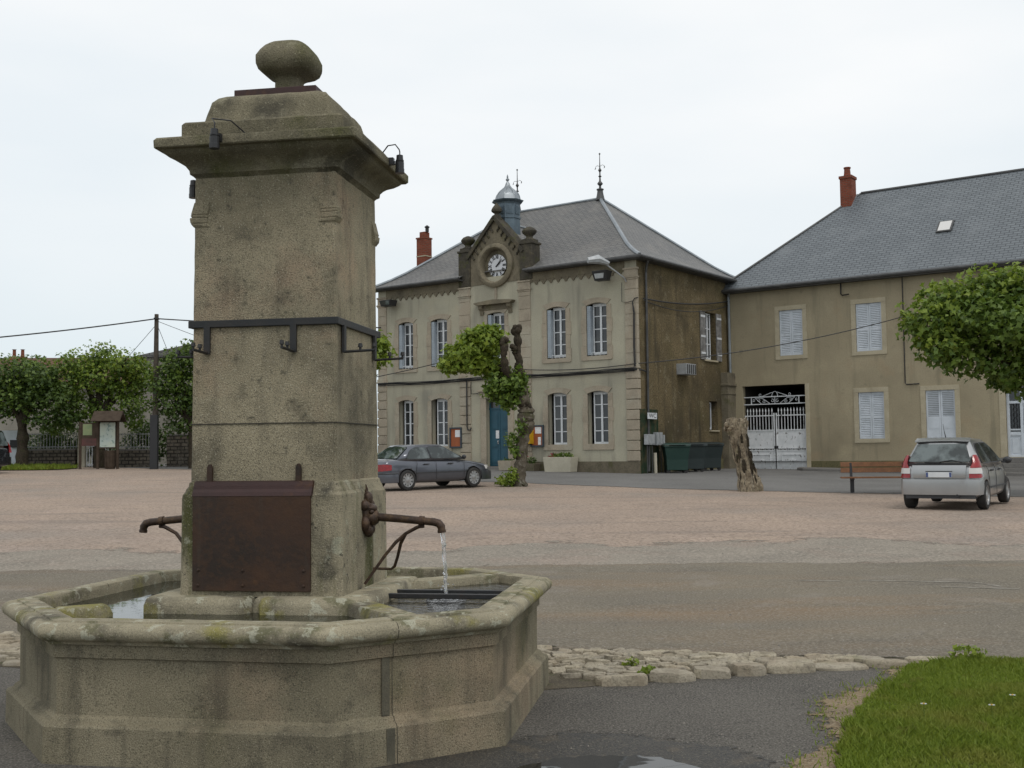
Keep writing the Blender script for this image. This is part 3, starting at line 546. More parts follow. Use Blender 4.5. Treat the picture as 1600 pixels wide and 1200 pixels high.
# spotlights on the cornice
for (px, py, nx_, ny_) in ((-.21,-B_-.20,0,-1),(A_+.20,.12,1,0),(-A_-.20,.1,-1,0),(.1,B_+.2,0,1)):
    mb = MB(); low = -.10 if nx_ == -1 else 0
    cx, cy = px+nx_*.05, py+ny_*.05
    mb.lathe([(.008,3.565+low),(.022,3.56+low),(.024,3.53+low),(.028,3.528+low),(.028,3.52+low),(.025,3.516+low),(.029,3.512+low),(.029,3.47+low),(.031,3.468+low),(.031,3.44+low),(.026,3.44+low)], (cx, cy), 12)
    for k in (0, .012, .024, .036): mb.tube([(cx, cy, 3.50+low+k*.6), (px-nx_*.02, py-ny_*.02, 3.50+low+k*.6)], .003, 4)
    mb.box(px-.02-nx_*.01, py-.02-ny_*.01, 3.50+low, px+.02-nx_*.01, py+.02-ny_*.01, 3.545+low)
    if nx_ != -1:
        mb.tube([(cx, cy, 3.56), (cx, cy, 3.585), (cx-nx_*.004, cy-ny_*.004, 3.60), (cx-nx_*.03+ny_*.03, cy-ny_*.03, 3.635), (cx-nx_*.08+ny_*-.07, cy-ny_*.08, 3.63), (px-nx_*.10-ny_*.12, py-ny_*.1+.06*nx_, 3.58), (px-nx_*.12-ny_*.15, py-ny_*.12+.09*nx_, 3.545)], .0045, 5)
    mb.build('spotlight', Mt['black'], F)
# spouts: lion mask, pipe, scroll bracket
for s in (1, -1):
    mb = MB(); rr = random.Random(3)
    Mz = Matrix.Scale(s, 4, (1, 0, 0))
    def el(c, r): mb.ball(c, r, 10, 7, 0, .07, rr)
    X = .517
    el((X, 0, 1.17), (.05,.085,.11)); el((X+.045, 0, 1.145), (.05,.055,.05)); el((X+.035, 0, 1.205), (.04,.062,.03)); el((X+.065,.0,1.168), (.022,.022,.03))
    for sy in (-1, 1): el((X+.045, sy*.038, 1.185), (.02,.018,.016)); el((X+.01, sy*.07, 1.225), (.03,.03,.035)); el((X+.012, sy*.068, 1.11), (.035,.03,.05)); el((X+.02, sy*.04, 1.075), (.03,.028,.04))
    el((X+.012, 0, 1.265), (.035,.04,.05)); el((X+.02, 0, 1.06), (.03,.03,.04)); mb.tube([(X, 0, 1.29),(X+.005, .004, 1.33),(X, -.004, 1.36)], [.016,.009,.003], 6)
    mb.v = [(x*s, y, z) for x, y, z in mb.v]
    mask = mb.build('lion_mask', Mt['bronze'], F, True)
    mb = MB()
    mb.tube([(s*.57,0,1.152),(s*.75,0,1.138),(s*.918,0,1.122),(s*.963,0,1.118),(s*.993,0,1.110),(s*1.011,0,1.088),(s*1.015,0,1.055)], [.027,.026,.025,.026,.027,.026,.022], 10)
    mb.tube([(s*.868,0,1.127),(s*.898,0,1.124)], .032, 10); mb.tube([(s*1.013,0,1.068),(s*1.015,0,1.05)], .027, 10)
    mb.build('spout_pipe', Mt['bronze'], F, True)
    mb = MB(); mb.tube([(s*.90,.0,1.09),(s*.87,0,1.09),(s*.85,0,1.082),(s*.78,0,1.045),(s*.72,-.03,.99),(s*.66,-.07,.91),(s*.59,-.12,.80),(s*.55,-.14,.74)], [.011,.013,.013,.012,.012,.011,.01,.01], 6)
    mb.tube([(s*.775,0,1.04),(s*.74,.02,.98),(s*.71,.05,.89),(s*.685,.07,.83),(s*.66,.08,.812),(s*.54,.08,.815)], [.012,.011,.010,.010,.009,.009], 6); mb.build('spout_bracket', Mt['bronze'], F, True)
for o in F.children:
    if o not in _n0: o.location.z = .04 if o.name.split('.')[0] in ('plinth','cover_plate','plate_hood','strap','rivet','lion_mask','spout_pipe','spout_bracket') else 0
rr = random.Random(12); pts = []; rads = []
for k in range(26):
    t = k/25; z = 1.10-t*.432; pts.append((1.015+.025*math.sqrt(t)+rr.uniform(-.002, .002)*(1+2*t), rr.uniform(-.002, .002)*(1+2*t), z)); rads.append((.016*(1-.35*t))*rr.uniform(.8, 1.12))
mb = MB(); mb.tube(pts, rads, 7)
for k in range(3):
    rr_ = .03+.045*k; mb.loft([[(1.04+(rr_+d)*math.cos(a), (rr_+d)*math.sin(a), .672+h) for a in np.linspace(0, 2*math.pi, 25)[:-1]] for d, h in ((-.012,.0005),(0,.007-.0015*k),(.012,.0005))], True, False)
for k in range(16): mb.ball((1.038+rr.uniform(-.045, .045), rr.uniform(-.045, .045), .705+rr.uniform(0, .12)**1.2), rr.uniform(.003, .006), 5, 4)
mb.build('water_jet', Mt['fall'], F, True)
# ---------------------------------------------------------------- buildings
A36 = rad(-36.2)
TH = thing('town_hall', 'grey rendered town hall with pink stone corners, a clock gable and slate hip roof', 'town hall', (5.087, 45, .72), A36)
def wall_holes(mb, x0, x1, z0, z1, holes, t=.32, mi=0, plane='y', off=0):
    xs = sorted({x0, x1, *[h[0] for h in holes], *[h[1] for h in holes]}); zs = sorted({z0, z1, *[h[2] for h in holes], *[h[3] for h in holes]})
    f = (lambda a, d, z: (a, off+d, z)) if plane == 'y' else (lambda a, d, z: (off-d, a, z))
    for i in range(len(xs)-1):
        for k in range(len(zs)-1):
            cx, cz = (xs[i]+xs[i+1])/2, (zs[k]+zs[k+1])/2
            if any(h[0] < cx < h[1] and h[2] < cz < h[3] for h in holes): continue
            mb.add([f(xs[i],0,zs[k]), f(xs[i+1],0,zs[k]), f(xs[i+1],0,zs[k+1]), f(xs[i],0,zs[k+1])], [(0,1,2,3)], mi)
    for a, b, c, d in holes:
        q = [(a,c),(b,c),(b,d),(a,d)]
        for i in range(4):
            p, r = q[i], q[(i+1) % 4]; mb.add([f(p[0],0,p[1]), f(r[0],0,r[1]), f(r[0],t,r[1]), f(p[0],t,p[1])], [(0,1,2,3)], mi)
def arch_pts(x0, x1, z1, rise, n=8):                              # from left spring to right spring
    return [(x0+(x1-x0)*k/n, z1-rise+rise*(1-(2*k/n-1)**2)) for k in range(n+1)]
def surround(x0, x1, z0, z1, w, rise, mat, parent, sill=.12, yf=-.03, yb=.10, top=None):
    mb = MB(); inn = arch_pts(x0, x1, z1, rise); out_ = arch_pts(x0-w, x1+w, z1+(top or w), rise*1.15)
    for i in range(len(inn)-1):
        mb.prism([inn[i], inn[i+1], out_[i+1], out_[i]], yf, yb, 'y')
    for a, b in ((x0-w, x0), (x1, x1+w)):
        zt = z1-rise; n = 4
        for k in range(n):
            za, zb = z0-sill+(zt-z0+sill)*k/n, z0-sill+(zt-z0+sill)*(k+1)/n-.008; e = .0 if k % 2 else .05
            aa, bb = (a-e, b) if b <= x0 else (a, b+e)
            mb.box(aa, yf, za, bb, yb, zb)
    mb.box(x0-w, yf-.012, z0-sill-.02, x1+w, yb, z0)
    return mb.build('surround', mat, parent)
def casement(x0, x1, z0, z1, parent, name='window', ybase=.17, rows=4, leaves=2, mat='white', fr=.055, transom=None, rise=0):
    mb = MB(); y0, y1 = ybase, ybase+.06; cx = (x0+x1)/2
    mb.box(x0, y0, z0, x0+fr, y1, z1); mb.box(x1-fr, y0, z0, x1, y1, z1); mb.box(x0+fr, y0, z0, x1-fr, y1, z0+fr*1.5); mb.box(x0+fr, y0, z1-fr-rise, x1-fr, y1, z1)
    if leaves == 2: mb.box(cx-.045, y0-.012, z0+fr, cx+.045, y1, z1-fr)
    for k in range(1, rows):
        z = z0+(z1-z0)*k/rows
        for a, b in (((x0+fr, cx-.045), (cx+.045, x1-fr)) if leaves == 2 else ((x0+fr, x1-fr),)): mb.box(a, y0+.008, z-.018, b, y1, z+.018)
    o = mb.build(name, Mt[mat], parent)
    m2 = MB(); m2.box(x0+.01, y1-.03, z0+.01, x1-.01, y1-.018, z1-.01); m2.build('pane', Mt['glass'], o)
    return o
def backing(holes, parent, y=.34):
    mb = MB()
    for a, b, c, d in holes: mb.box(a-.1, y, c-.1, b+.1, y+.03, d+.1)
WX = [(-12.90, -11.98), (-10.90, -9.92), (-4.42, -3.45), (-2.42, -1.43)]
LOZ, UPZ = (1.14, 3.33), (4.78, 6.99)
holes = [(a, b, *LOZ) for a, b in WX]+[(a, b, *UPZ) for a, b in WX]+[(-7.72, -6.52, .22, 3.2), (-7.62, -6.66, 4.9, 7.02)]
mb = MB(); wall_holes(mb, -14.2, 0, -.5, 8.62, holes); mb.build('front_wall', Mt['wall'], TH)
SW = [(5.98, 7.10, 4.88, 7.02), (6.33, 7.12, 1.72, 3.02)]
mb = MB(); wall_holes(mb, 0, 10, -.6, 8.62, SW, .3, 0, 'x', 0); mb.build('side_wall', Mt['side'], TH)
mb = MB(); mb.box(-14.2, 9.9, -.5, -.01, 10, 8.62); mb.box(-14.2, .01, -.5, -14.1, 9.9, 8.62); mb.box(-14.05, .6, 3.6, -.55, 9.8, 3.7); mb.build('rear_wall', Mt['side'], TH)
mb = MB(); mb.box(-14.0, .62, 0, -.6, .66, 8.4); mb.box(-.66, .7, 0, -.62, 9.8, 8.4); mb.build('interior', Mt['void'], TH)
for a_, b_ in ((-14.235, -8.02), (-6.2, .035)): mb = MB(); mb.box(a_, -.035, -.5, b_, -.001, .42); mb.build('plinth', Mt['base'], TH)
# corner stones and pilasters
r = random.Random(3)
for x0, x1 in ((-14.2, -13.66), (-9.2, -8.58), (-5.88, -5.26), (-.56, 0)):
    z = .42; mb = MB()
    while z < 4.1:
        mb.box(x0-(.03 if x0 < -14 else 0), -.055, z+.022, x1+(.03 if x1 > -.1 else 0), .15, min(z+.40, 4.15)); mb.box(x0+.01, -.02, z, x1-.01, .1, z+.03); z += .415
    mb.box(x0-.05, -.10, 4.17, x1+.05, .12, 4.235); mb.box(x0-.03, -.075, 4.235, x1+.03, .12, 4.36)
    z = 4.36
    while z < 7.75:
        h = r.uniform(.42, .62); mb.box(x0, -.035, z, x1+(.02 if x1 > -.1 else 0), .12, min(z+h, 7.8)-.008); z += h
    mb.box(x0-.03, -.06, 7.79, x1+.03, .12, 7.86); mb.box(x0-.06, -.09, 7.86, x1+.06, .12, 7.92); mb.box(x0-.01, -.05, 7.92, x1+.01, .12, 8.2); mb.box(x0-.05, -.08, 8.2, x1+.05, .12, 8.28)
    mb.build('corner_stone', Mt['pink'], TH, False, .012, 1)
# frieze of little scallops under the eaves
for x0, x1 in ((-13.66, -8.58), (-5.88, -.56)):
    mb = MB(); mb.box(x0, -.045, 8.22, x1, .05, 8.62); n = int((x1-x0)/.36)
    for k in range(n):
        c = x0+(k+.5)*(x1-x0)/n; wv = (x1-x0)/n
        mb.prism([(c+wv*.5*q[0], 8.215-.20*q[1]) for q in ((-.92,0),(-.85,.3),(-.45,.42),(-.3,.8),(0,1),(.3,.8),(.45,.42),(.85,.3),(.92,0))], -.04, .03, 'y')
    mb.build('frieze', Mt['gable'], TH)
for (a, b) in WX:
    o = casement(a+.17, b-.02, LOZ[0], LOZ[1]-.02, TH, ybase=.2, rise=.07)
    surround(a, b, LOZ[0], LOZ[1], .21, .10, Mt['pink'], o, .22)
for i, (a, b) in enumerate(WX):
    o = casement(a+.20, b-.02, UPZ[0]+.06, UPZ[1]-.02, TH, ybase=.2, rise=.07)
    surround(a, b, UPZ[0], UPZ[1], .21, .10, Mt['pink'], o, .16)
    mb = MB()
    for q, (x0, x1) in enumerate(((a+.015, a+.19), (b-.03, b-.012))): mb.box(x0, .03 if q else .015, UPZ[0]+.05, x1, .19, UPZ[1]-.12)
    for z in np.arange(UPZ[0]+.12, UPZ[1]-.2, .08): mb.box(a+.03, .004, z, a+.175, .02, z+.045)
    mb.build('shutter', Mt['shutg'], o)
    mb = MB()
    for k in range(5): x = a+.2+(b-a-.2)*k/4; mb.tube([(x, .06, UPZ[0]+.0), (x, .06, UPZ[0]+.14)], .012, 4)
    mb.box(a+.18, .05, UPZ[0]+.13, b, .07, UPZ[0]+.15); mb.build('guard_rail', Mt['white'], o)
o = casement(-7.62+.2, -6.68, 4.95, 7.0, TH, ybase=.2, rise=.07); surround(-7.62, -6.66, 4.9, 7.02, .18, .08, Mt['pink'], o, .2)
mb = MB(); mb.box(-7.60, .015, 4.95, -7.42, .19, 6.92); mb.build('shutter', Mt['shutg'], o)
mb = MB(); mb.prism([(-8.16,7.42),(-8.05,7.36),(-6.2,7.36),(-6.09,7.42),(-6.06,7.47),(-6.3,7.50),(-7.12,7.56),(-7.95,7.50),(-8.2,7.47)], -.28, .05, 'y')
for x in (-8.0, -6.44): mb.prism([(-.20,7.36),(-.17,7.22),(-.06,7.12),(-.03,6.92),(.02,6.92),(.02,7.36)], x, x+.2, 'x')
mb.box(-7.85, -.05, 7.12, -6.4, .05, 7.36); mb.build('window_hood', Mt['gable'], TH)
mb = MB(); mb.box(-7.18, -.045, 7.56, -7.06, .03, 8.36); mb.build('stone_strip', Mt['pink'], TH)
# door
dr = MB(); cx = -7.12
for x0, x1 in ((-7.70, cx-.008), (cx+.008, -6.54)):
    dr.box(x0, .20, .24, x1, .25, 2.72)
    for z0, z1 in ((.36, .95), (1.05, 1.75), (1.85, 2.62)):
        dr.box(x0+.09, .185, z0, x1-.09, .20, z1); dr.box(x0+.14, .175, z0+.05, x1-.14, .185, z1-.05)
dr.box(-7.71, .18, 2.72, -6.53, .26, 2.80); door = dr.build('door', Mt['teal'], TH, False, .006)
mb = MB()
for x0, x1 in ((-7.70, -7.12), (-7.12, -6.54)):
    mb.box(x0, .19, 2.8, x0+.05, .25, 3.18); mb.box(x1-.05, .19, 2.8, x1, .25, 3.18); mb.box(x0, .19, 3.12, x1, .25, 3.18)
mb.build('transom', Mt['teal'], door); mb = MB(); mb.box(-7.68, .225, 2.8, -6.56, .235, 3.18); mb.build('pane', Mt['glass'], door)
mb = MB(); mb.ball((-7.22, .15, 1.30), .035, 8, 6); mb.box(-7.25, .17, 1.2, -7.19, .186, 1.36); mb.build('handle', Mt['alloy'], door, True)
mb = MB(); mb.box(-7.34, .168, 1.45, -7.16, .1745, 1.80); mb.build('paper_notice', Mt['paper'], door)
mb = MB(); mb.box(-8.02, -.06, .22, -7.72, .12, 3.22); mb.box(-6.52, -.06, .22, -6.22, .12, 3.22); mb.box(-8.05, -.07, 3.22, -6.19, .12, 3.52); mb.box(-8.15, -.16, 3.52, -6.09, .08, 3.60); mb.build('door_surround', Mt['pink'], TH, False, .01, 1)
mb = MB(); mb.box(-8.05, -.45, -.4, -6.15, -.036, .10); mb.box(-7.95, -.28, .10, -6.25, .3, .22); mb.build('door_step', Mt['pave'], TH, False, .012, 1)
# roof
def rect(x0, y0, x1, y1, z): return [(x0,y0,z),(x1,y0,z),(x1,y1,z),(x0,y1,z)]
mb = MB(); RX0, RX1, RY0, RY1 = -14.2, 0, 0, 10
GX0_, GX1_ = -8.92, -5.32; lv = [(.38, 8.68), (0, 8.86), (-.45, 9.12), (-.95, 9.46)]
rings = [rect(RX0-o_, RY0-o_, RX1+o_, RY1+o_, z) for o_, z in lv]
mb.loft(rings[1:], True, False)
r0, r1 = rings[0], rings[1]
for k in (1, 2, 3): mb.add([r0[k], r0[(k+1) % 4], r1[(k+1) % 4], r1[k]], [(0,1,2,3)])
for xa, xb in ((RX0, GX0_), (GX1_, RX1)):
    e0, e1 = (xa-.38 if xa == RX0 else xa), (xb+.38 if xb == RX1 else xb); mb.add([(e0,-.38,8.68),(e1,-.38,8.68),(xb,0,8.86),(xa,0,8.86)], [(0,1,2,3)])
q = rings[-1]; a, b = (-9.5, 5, 12.62), (-4.72, 5, 12.62)
mb.add([q[0], q[1], b, a], [(0,1,2,3)]); mb.add([q[1], q[2], b], [(0,1,2)]); mb.add([q[2], q[3], a, b], [(0,1,2,3)]); mb.add([q[3], q[0], a], [(0,1,2)])
roof = mb.build('roof', Mt['slate'], TH, False, 0, 2, True)
mb = MB()
for cxs, e in (((RX1, RY0), b), ((RX0, RY0), a), ((RX1, RY1), b), ((RX0, RY1), a)):
    sx = 1 if cxs[0] == RX1 else -1; sy = -1 if cxs[1] == RY0 else 1
    pts = [(cxs[0]+sx*o_, cxs[1]+sy*o_, z+.02) for o_, z in lv]+[(e[0], e[1], e[2]+.02)]
    mb.tube(pts, .085, 6)
mb.tube([(a[0], 5, 12.64), (b[0], 5, 12.64)], .07, 6); mb.build('hip_flashing', Mt['zinc'], roof)
mb = MB(); mb.box(-14.58, -.38, 8.56, -8.9, .0, 8.62); mb.build('soffit', Mt['gutter'], roof)
mb = MB(); mb.box(-5.3, -.38, 8.56, .38, .0, 8.62); mb.box(.0, 0, 8.56, .38, 10.3, 8.62); mb.build('soffit', Mt['gutter'], roof)
for (x0, x1) in ((-14.6, -8.9), (-5.34, .42)):
    mb = MB(); mb.tube([(x0, -.42, 8.65), (x1, -.42, 8.65)]+([(.42, 10.3, 8.65)] if x1 > 0 else []), .075, 8); mb.build('gutter', Mt['gutter'], roof)
def roof_finial(x, y, z, k=1):
    mb = MB(); mb.lathe([(.22,z-.1),(.16,z+.15),(.13,z+.35),(.17,z+.38),(.17,z+.43),(.06,z+.46),(.05,z+.58),(.13,z+.66),(.13,z+.70),(.05,z+.80),(.035,z+.98),(.085,z+1.03),(.035,z+1.08),(.03,z+1.22),(.085,z+1.32),(.03,z+1.42),(.02,z+1.7),(.014,z+2.05),(.05,z+2.10),(.01,z+2.15)], (x, y), 10)
    for s in (-1, 1):
        mb.tube([(x,y,z+1.5),(x+s*.14,y,z+1.56),(x+s*.22,y,z+1.52),(x+s*.25,y,z+1.44)], .010, 4); mb.prism([(x+s*.25-.03,z+1.38),(x+s*.25+.03,z+1.42),(x+s*.25+.02,z+1.50)], y-.01, y+.01, 'y')
    mb.build('finial', Mt['gutter'], roof, True)
roof_finial(-9.5, 5, 12.66); roof_finial(-4.72, 5, 12.66)
mb = MB(); mb.box(-13.88, 2.45, 8.6, -13.32, 2.95, 11.45, 0); mb.box(-13.91, 2.42, 11.45, -13.29, 2.98, 11.52); mb.box(-13.74, 2.52, 11.52, -13.42, 2.9, 11.80); ch = mb.build('chimney', Mt['brick'], roof, False, 0, 2, True); mb = MB(); mb.box(-13.895, 2.435, 10.55, -13.305, 2.965, 10.60); mb.build('mortar_band', Mt['pale'], ch); mb = MB(); mb.lathe([(.09,11.8),(.09,12.0),(.13,12.02),(.13,12.06),(.02,12.14)], (-13.4, 2.7), 8); mb.build('chimney_pot', Mt['iron'], ch)
# clock gable
GX = -7.12
mb = MB(); poly = [(GX-1.42, 8.3), (GX+1.42, 8.3), (GX+1.42, 9.68), (GX, 11.22), (GX-1.42, 9.68)]
ring_ = [(GX+.74*math.cos(t), 9.1+.74*math.sin(t)) for t in [2*math.pi*k/28 for k in range(28)]]
# gable front with a round hole: fan between hole and outline
outp = []
for k in range(28):
    t = 2*math.pi*k/28; d = Vector((math.cos(t), math.sin(t))); best = 9
    for i in range(5):
        p, r_ = Vector(poly[i]), Vector(poly[(i+1) % 5]); e = r_-p; den = d.x*e.y-d.y*e.x
        if abs(den) > 1e-6:
            rel = p-Vector((GX, 9.1)); tt = (rel.x*e.y-rel.y*e.x)/den; uu = (rel.x*d.y-rel.y*d.x)/den
            if tt > 0 and -1e-6 <= uu <= 1+1e-6: best = min(best, tt)
    outp.append((GX+d.x*best, 9.1+d.y*best))
for k in range(28):
    j = (k+1) % 28; mb.add([(*ring_[k][:1], -.02, ring_[k][1]), (ring_[j][0], -.02, ring_[j][1]), (outp[j][0], -.02, outp[j][1]), (outp[k][0], -.02, outp[k][1])], [(0,1,2,3)])
for p in poly:
    near = min(range(28), key=lambda k: (outp[k][0]-p[0])**2+(outp[k][1]-p[1])**2)
    for k2 in ((near+1) % 28, near-1): mb.add([(p[0], -.02, p[1]), (outp[near][0], -.02, outp[near][1]), (outp[k2][0], -.02, outp[k2][1])], [(0,1,2)])
mb.prism([(GX-1.42, 8.3), (GX+1.42, 8.3), (GX+1.42, 9.68), (GX, 11.2), (GX-1.42, 9.68)], .14, .42, 'y')
for i in range(2, 5): pass
mb.add([(GX+1.42,-.02,9.68),(GX,-.02,11.22),(GX,.2,11.22),(GX+1.42,.2,9.68)], [(0,1,2,3)]); mb.add([(GX-1.42,-.02,9.68),(GX,-.02,11.22),(GX,.2,11.22),(GX-1.42,.2,9.68)], [(0,1,2,3)])
gab = mb.build('clock_gable', Mt['gable'], TH)
mb = MB()
for s in (-1, 1):
    d = Vector((1.56, -1.70)).normalized(); n_ = Vector((-d.y, d.x))
    p0 = Vector((0, 11.27)); p1 = Vector((1.56, 9.57))
    mb.prism([(GX+s*p.x, p.y) for p in (p0-n_*.10, p0+n_*.06, p1+n_*.06, p1-n_*.10)], -.16, .5, 'y')
    for k in range(6):
        c = p0.lerp(p1, .2+k*.135)-n_*.10; mb.tube([(GX+s*c.x, -.06, c.y), (GX+s*(c.x-.02), -.06, c.y-.14), (GX+s*(c.x-.10), -.06, c.y-.20), (GX+s*(c.x-.10), -.06, c.y-.28)], .038, 5)
mb.build('coping', Mt['dark'], gab)
mb = MB(); mb.lathe([(.22,11.15),(.20,11.34),(.12,11.38),(.10,11.43),(.23,11.52),(.25,11.60),(.20,11.70),(.10,11.82),(.03,11.92)], (GX, .1), 8, 0, None, .39); mb.build('gable_finial', Mt['dark'], gab, True)
mb = MB()
rr_ = [(.98, -.02), (.98, -.13), (.90, -.19), (.80, -.19), (.74, -.13), (.70, .12)]
mb.loft([[(GX+rd*math.cos(2*math.pi*k/40), y, 9.1+rd*math.sin(2*math.pi*k/40)) for k in range(40)] for rd, y in rr_], True, False); mb.build('clock_surround', Mt['gable'], gab, True)
mb = MB(); mb.lathe([(.001,0),(.50,0),(.50,.02),(.001,.02)], n=40, M=Matrix.Translation((GX,.115,9.1)) @ Matrix.Rotation(math.pi/2, 4, 'X')); mb.lathe([(.56,-.1),(.74,-.1),(.74,-.06),(.56,-.06)], n=40, M=Matrix.Translation((GX,.115,9.1)) @ Matrix.Rotation(math.pi/2, 4, 'X'), mi=1)
clk = mb.build('clock', [pm('clock_enamel', (.62,.63,.66), None, 1, None, 5, 0, .47, [], .3, 0), Mt['gable']], gab)
mb = MB()
for k, tx in enumerate(['XII','I','II','III','IIII','V','VI','VII','VIII','IX','X','XI']):
    a_ = rad(90-30*k); M_ = Matrix.Translation((GX+.39*math.cos(a_), .09, 9.1+.39*math.sin(a_))) @ Matrix.Rotation(-(a_-math.pi/2), 4, 'Y') @ Matrix.Rotation(math.pi/2, 4, 'X'); text_into(mb, tx, M_ @ Matrix.Diagonal((.72,1.25,1,1)), .19, 0, 0, .010)
mb.build('numeral', Mt['ink'], clk)
for ang, ln, wd, nm in ((52, .27, .05, 'hour_hand'), (46, .42, .034, 'minute_hand')):
    a_ = rad(ang); mb = MB(); dx, dz = math.cos(a_), math.sin(a_); dx, dz = math.sin(a_), math.cos(a_)
    mb.prism([(GX-.08*dx-wd*dz/2, 9.1-.08*dz+wd*dx/2), (GX-.08*dx+wd*dz/2, 9.1-.08*dz-wd*dx/2), (GX+ln*.7*dx+wd*dz*.8, 9.1+ln*.7*dz-wd*dx*.8), (GX+ln*dx, 9.1+ln*dz), (GX+ln*.7*dx-wd*dz*.8, 9.1+ln*.7*dz+wd*dx*.8)], .06 if nm[0] == 'h' else .045, .07 if nm[0] == 'h' else .055, 'y'); mb.build(nm, Mt['ink'], clk)
for x in (GX-1.73, GX+1.68):
    mb = MB(); mb.box(x-.33, -.09, 8.3, x+.33, .55, 9.85); mb.box(x-.38, -.13, 9.85, x+.38, .60, 9.95); mb.box(x-.28, -.04, 9.95, x+.28, .50, 10.08)
    mb.lathe([(.30,10.08),(.16,10.15),(.14,10.22),(.28,10.34),(.33,10.42),(.33,10.47),(.24,10.57),(.10,10.64),(.02,10.66)], (x, .23), 12); mb.build('pinnacle', Mt['dark'], gab, 40, .015, 1)
mb = MB(); DY = 3.4
mb.add([(GX-1.75,.42,9.35),(GX,.42,11.1),(GX,DY,11.1),(GX-1.75,1.3,9.35)], [(0,1,2,3)]); mb.add([(GX+1.95,.42,9.2),(GX,.42,11.1),(GX,DY,11.1),(GX+1.95,1.3,9.2)], [(0,1,2,3)])
mb.add([(GX-1.75,.42,9.2),(GX,.42,11.1),(GX+1.95,.42,9.2)], [(0,1,2)]); mb.build('dormer_roof', Mt['slate'], roof, False, 0, 2, True)
mb = MB(); mb.tube([(GX,.4,11.12),(GX,DY,11.12)], .06, 6); mb.tube([(GX+.9,.44,10.24),(GX+1.97,.46,9.2)], .05, 6); mb.build('ridge_flashing', Mt['zinc'], roof)
OC = lambda r_, z, cx=-7.12, cy=.95: [(cx+r_*math.cos(math.pi/8+math.pi/4*k), cy+r_*math.sin(math.pi/8+math.pi/4*k), z) for k in range(8)]
mb = MB(); mb.loft([OC(.60,10.2), OC(.56,10.9), OC(.56,11.30), OC(.60,11.30), OC(.60,11.37), OC(.55,11.39), OC(.55,11.95), OC(.58,12.02), OC(.72,12.10), OC(.74,12.14), OC(.60,12.16)])
for k in range(8):
    a_ = math.pi/4*k; M_ = Matrix.Translation((-7.12, .95, 0)) @ Matrix.Rotation(a_+math.pi/2, 4, 'Z'); w2 = .145
    pts = [(-w2,11.48),(w2,11.48),(w2,11.78)]+[(w2*math.cos(t), 11.78+w2*math.sin(t)) for t in [math.pi*j/6 for j in range(1, 6)]]+[(-w2,11.78)]
    mb.prism(pts, -.535, -.50, 'y', 0, M_)
    for z in (11.52,11.58,11.64,11.70,11.76,11.82): mb.box(-.12, -.548, z, .12, -.53, z+.025, 0, M_)
cup = mb.build('cupola', Mt['zincd'], roof)
mb = MB(); dp = [(.60,12.15),(.575,12.22),(.55,12.34),(.51,12.44),(.43,12.54),(.31,12.64),(.19,12.74),(.11,12.85),(.07,12.98),(.045,13.03),(.045,13.07),(.085,13.11),(.085,13.15),(.03,13.20),(.045,13.25),(.015,13.36)]
mb.loft([OC(r_, z) for r_, z in dp]); 
for k in range(8): mb.tube([(-7.12+r_*1.01*math.cos(math.pi/8+math.pi/4*k), .95+r_*1.01*math.sin(math.pi/8+math.pi/4*k), z) for r_, z in dp[:9]], .016, 4)
mb.build('dome', Mt['zinc'], cup, True)
# side wall details
def side(mb_fn): pass
mb = MB(); mb.tube([(.30,.45,8.6),(.16,.55,8.35),(.10,.60,8.1),(.09,.60,.25),(.10,.55,0)], .055, 8); mb.build('downpipe', Mt['gutter'], TH)
mb = MB()
wi = casement(0, 0.64, 4.9, 7.0, None, ybase=0, rows=3); wi.parent = TH; wi.location = (-.14, 6.22, 0); wi.rotation_euler = (0, 0, math.pi/2)
mb = MB()
for y0, y1, rot in ((5.52, 5.98, .0), (7.12, 7.60, 0)):
    mb.box(.02, y0, 4.86, .06, y1, 7.02)
    for z in (5.1, 5.85, 6.75): mb.box(.06, y0+.02, z, .075, y1-.02, z+.09, 1)
    for z in np.arange(5.3, 6.7, .07): mb.box(.06, y0+.08, z, .068, y1-.08, z+.04)
sh = mb.build('shutter', [Mt['oldsh'], Mt['white']], TH)
wi2 = casement(0, .45, 1.76, 2.98, None, ybase=0, rows=1, leaves=1); wi2.parent = TH; wi2.location = (-.2, 6.45, 0); wi2.rotation_euler = (0, 0, math.pi/2)
mb = MB(); mb.box(-.02, 6.25, 1.66, .07, 7.2, 1.72); mb.build('sill', Mt['pale'], TH); mb = MB(); mb.box(-.02, 5.9, 4.80, .07, 7.2, 4.875); mb.build('sill', Mt['pale'], TH)
mb = MB(); mb.box(.001, -.02, -.5, .045, 9.2, .42); mb.build('side_plinth', Mt['rbase'], TH)
mb = MB(); mb.box(.0, 7.55, -.5, .35, 8.36, 4.35); mb.box(-.05, 7.5, 3.75, .42, 8.36, 3.85); mb.box(-.03, 7.53, 3.35, .38, 8.36, 3.42); mb.build('gate_pier', Mt['gable'], TH, False, .01, 1)
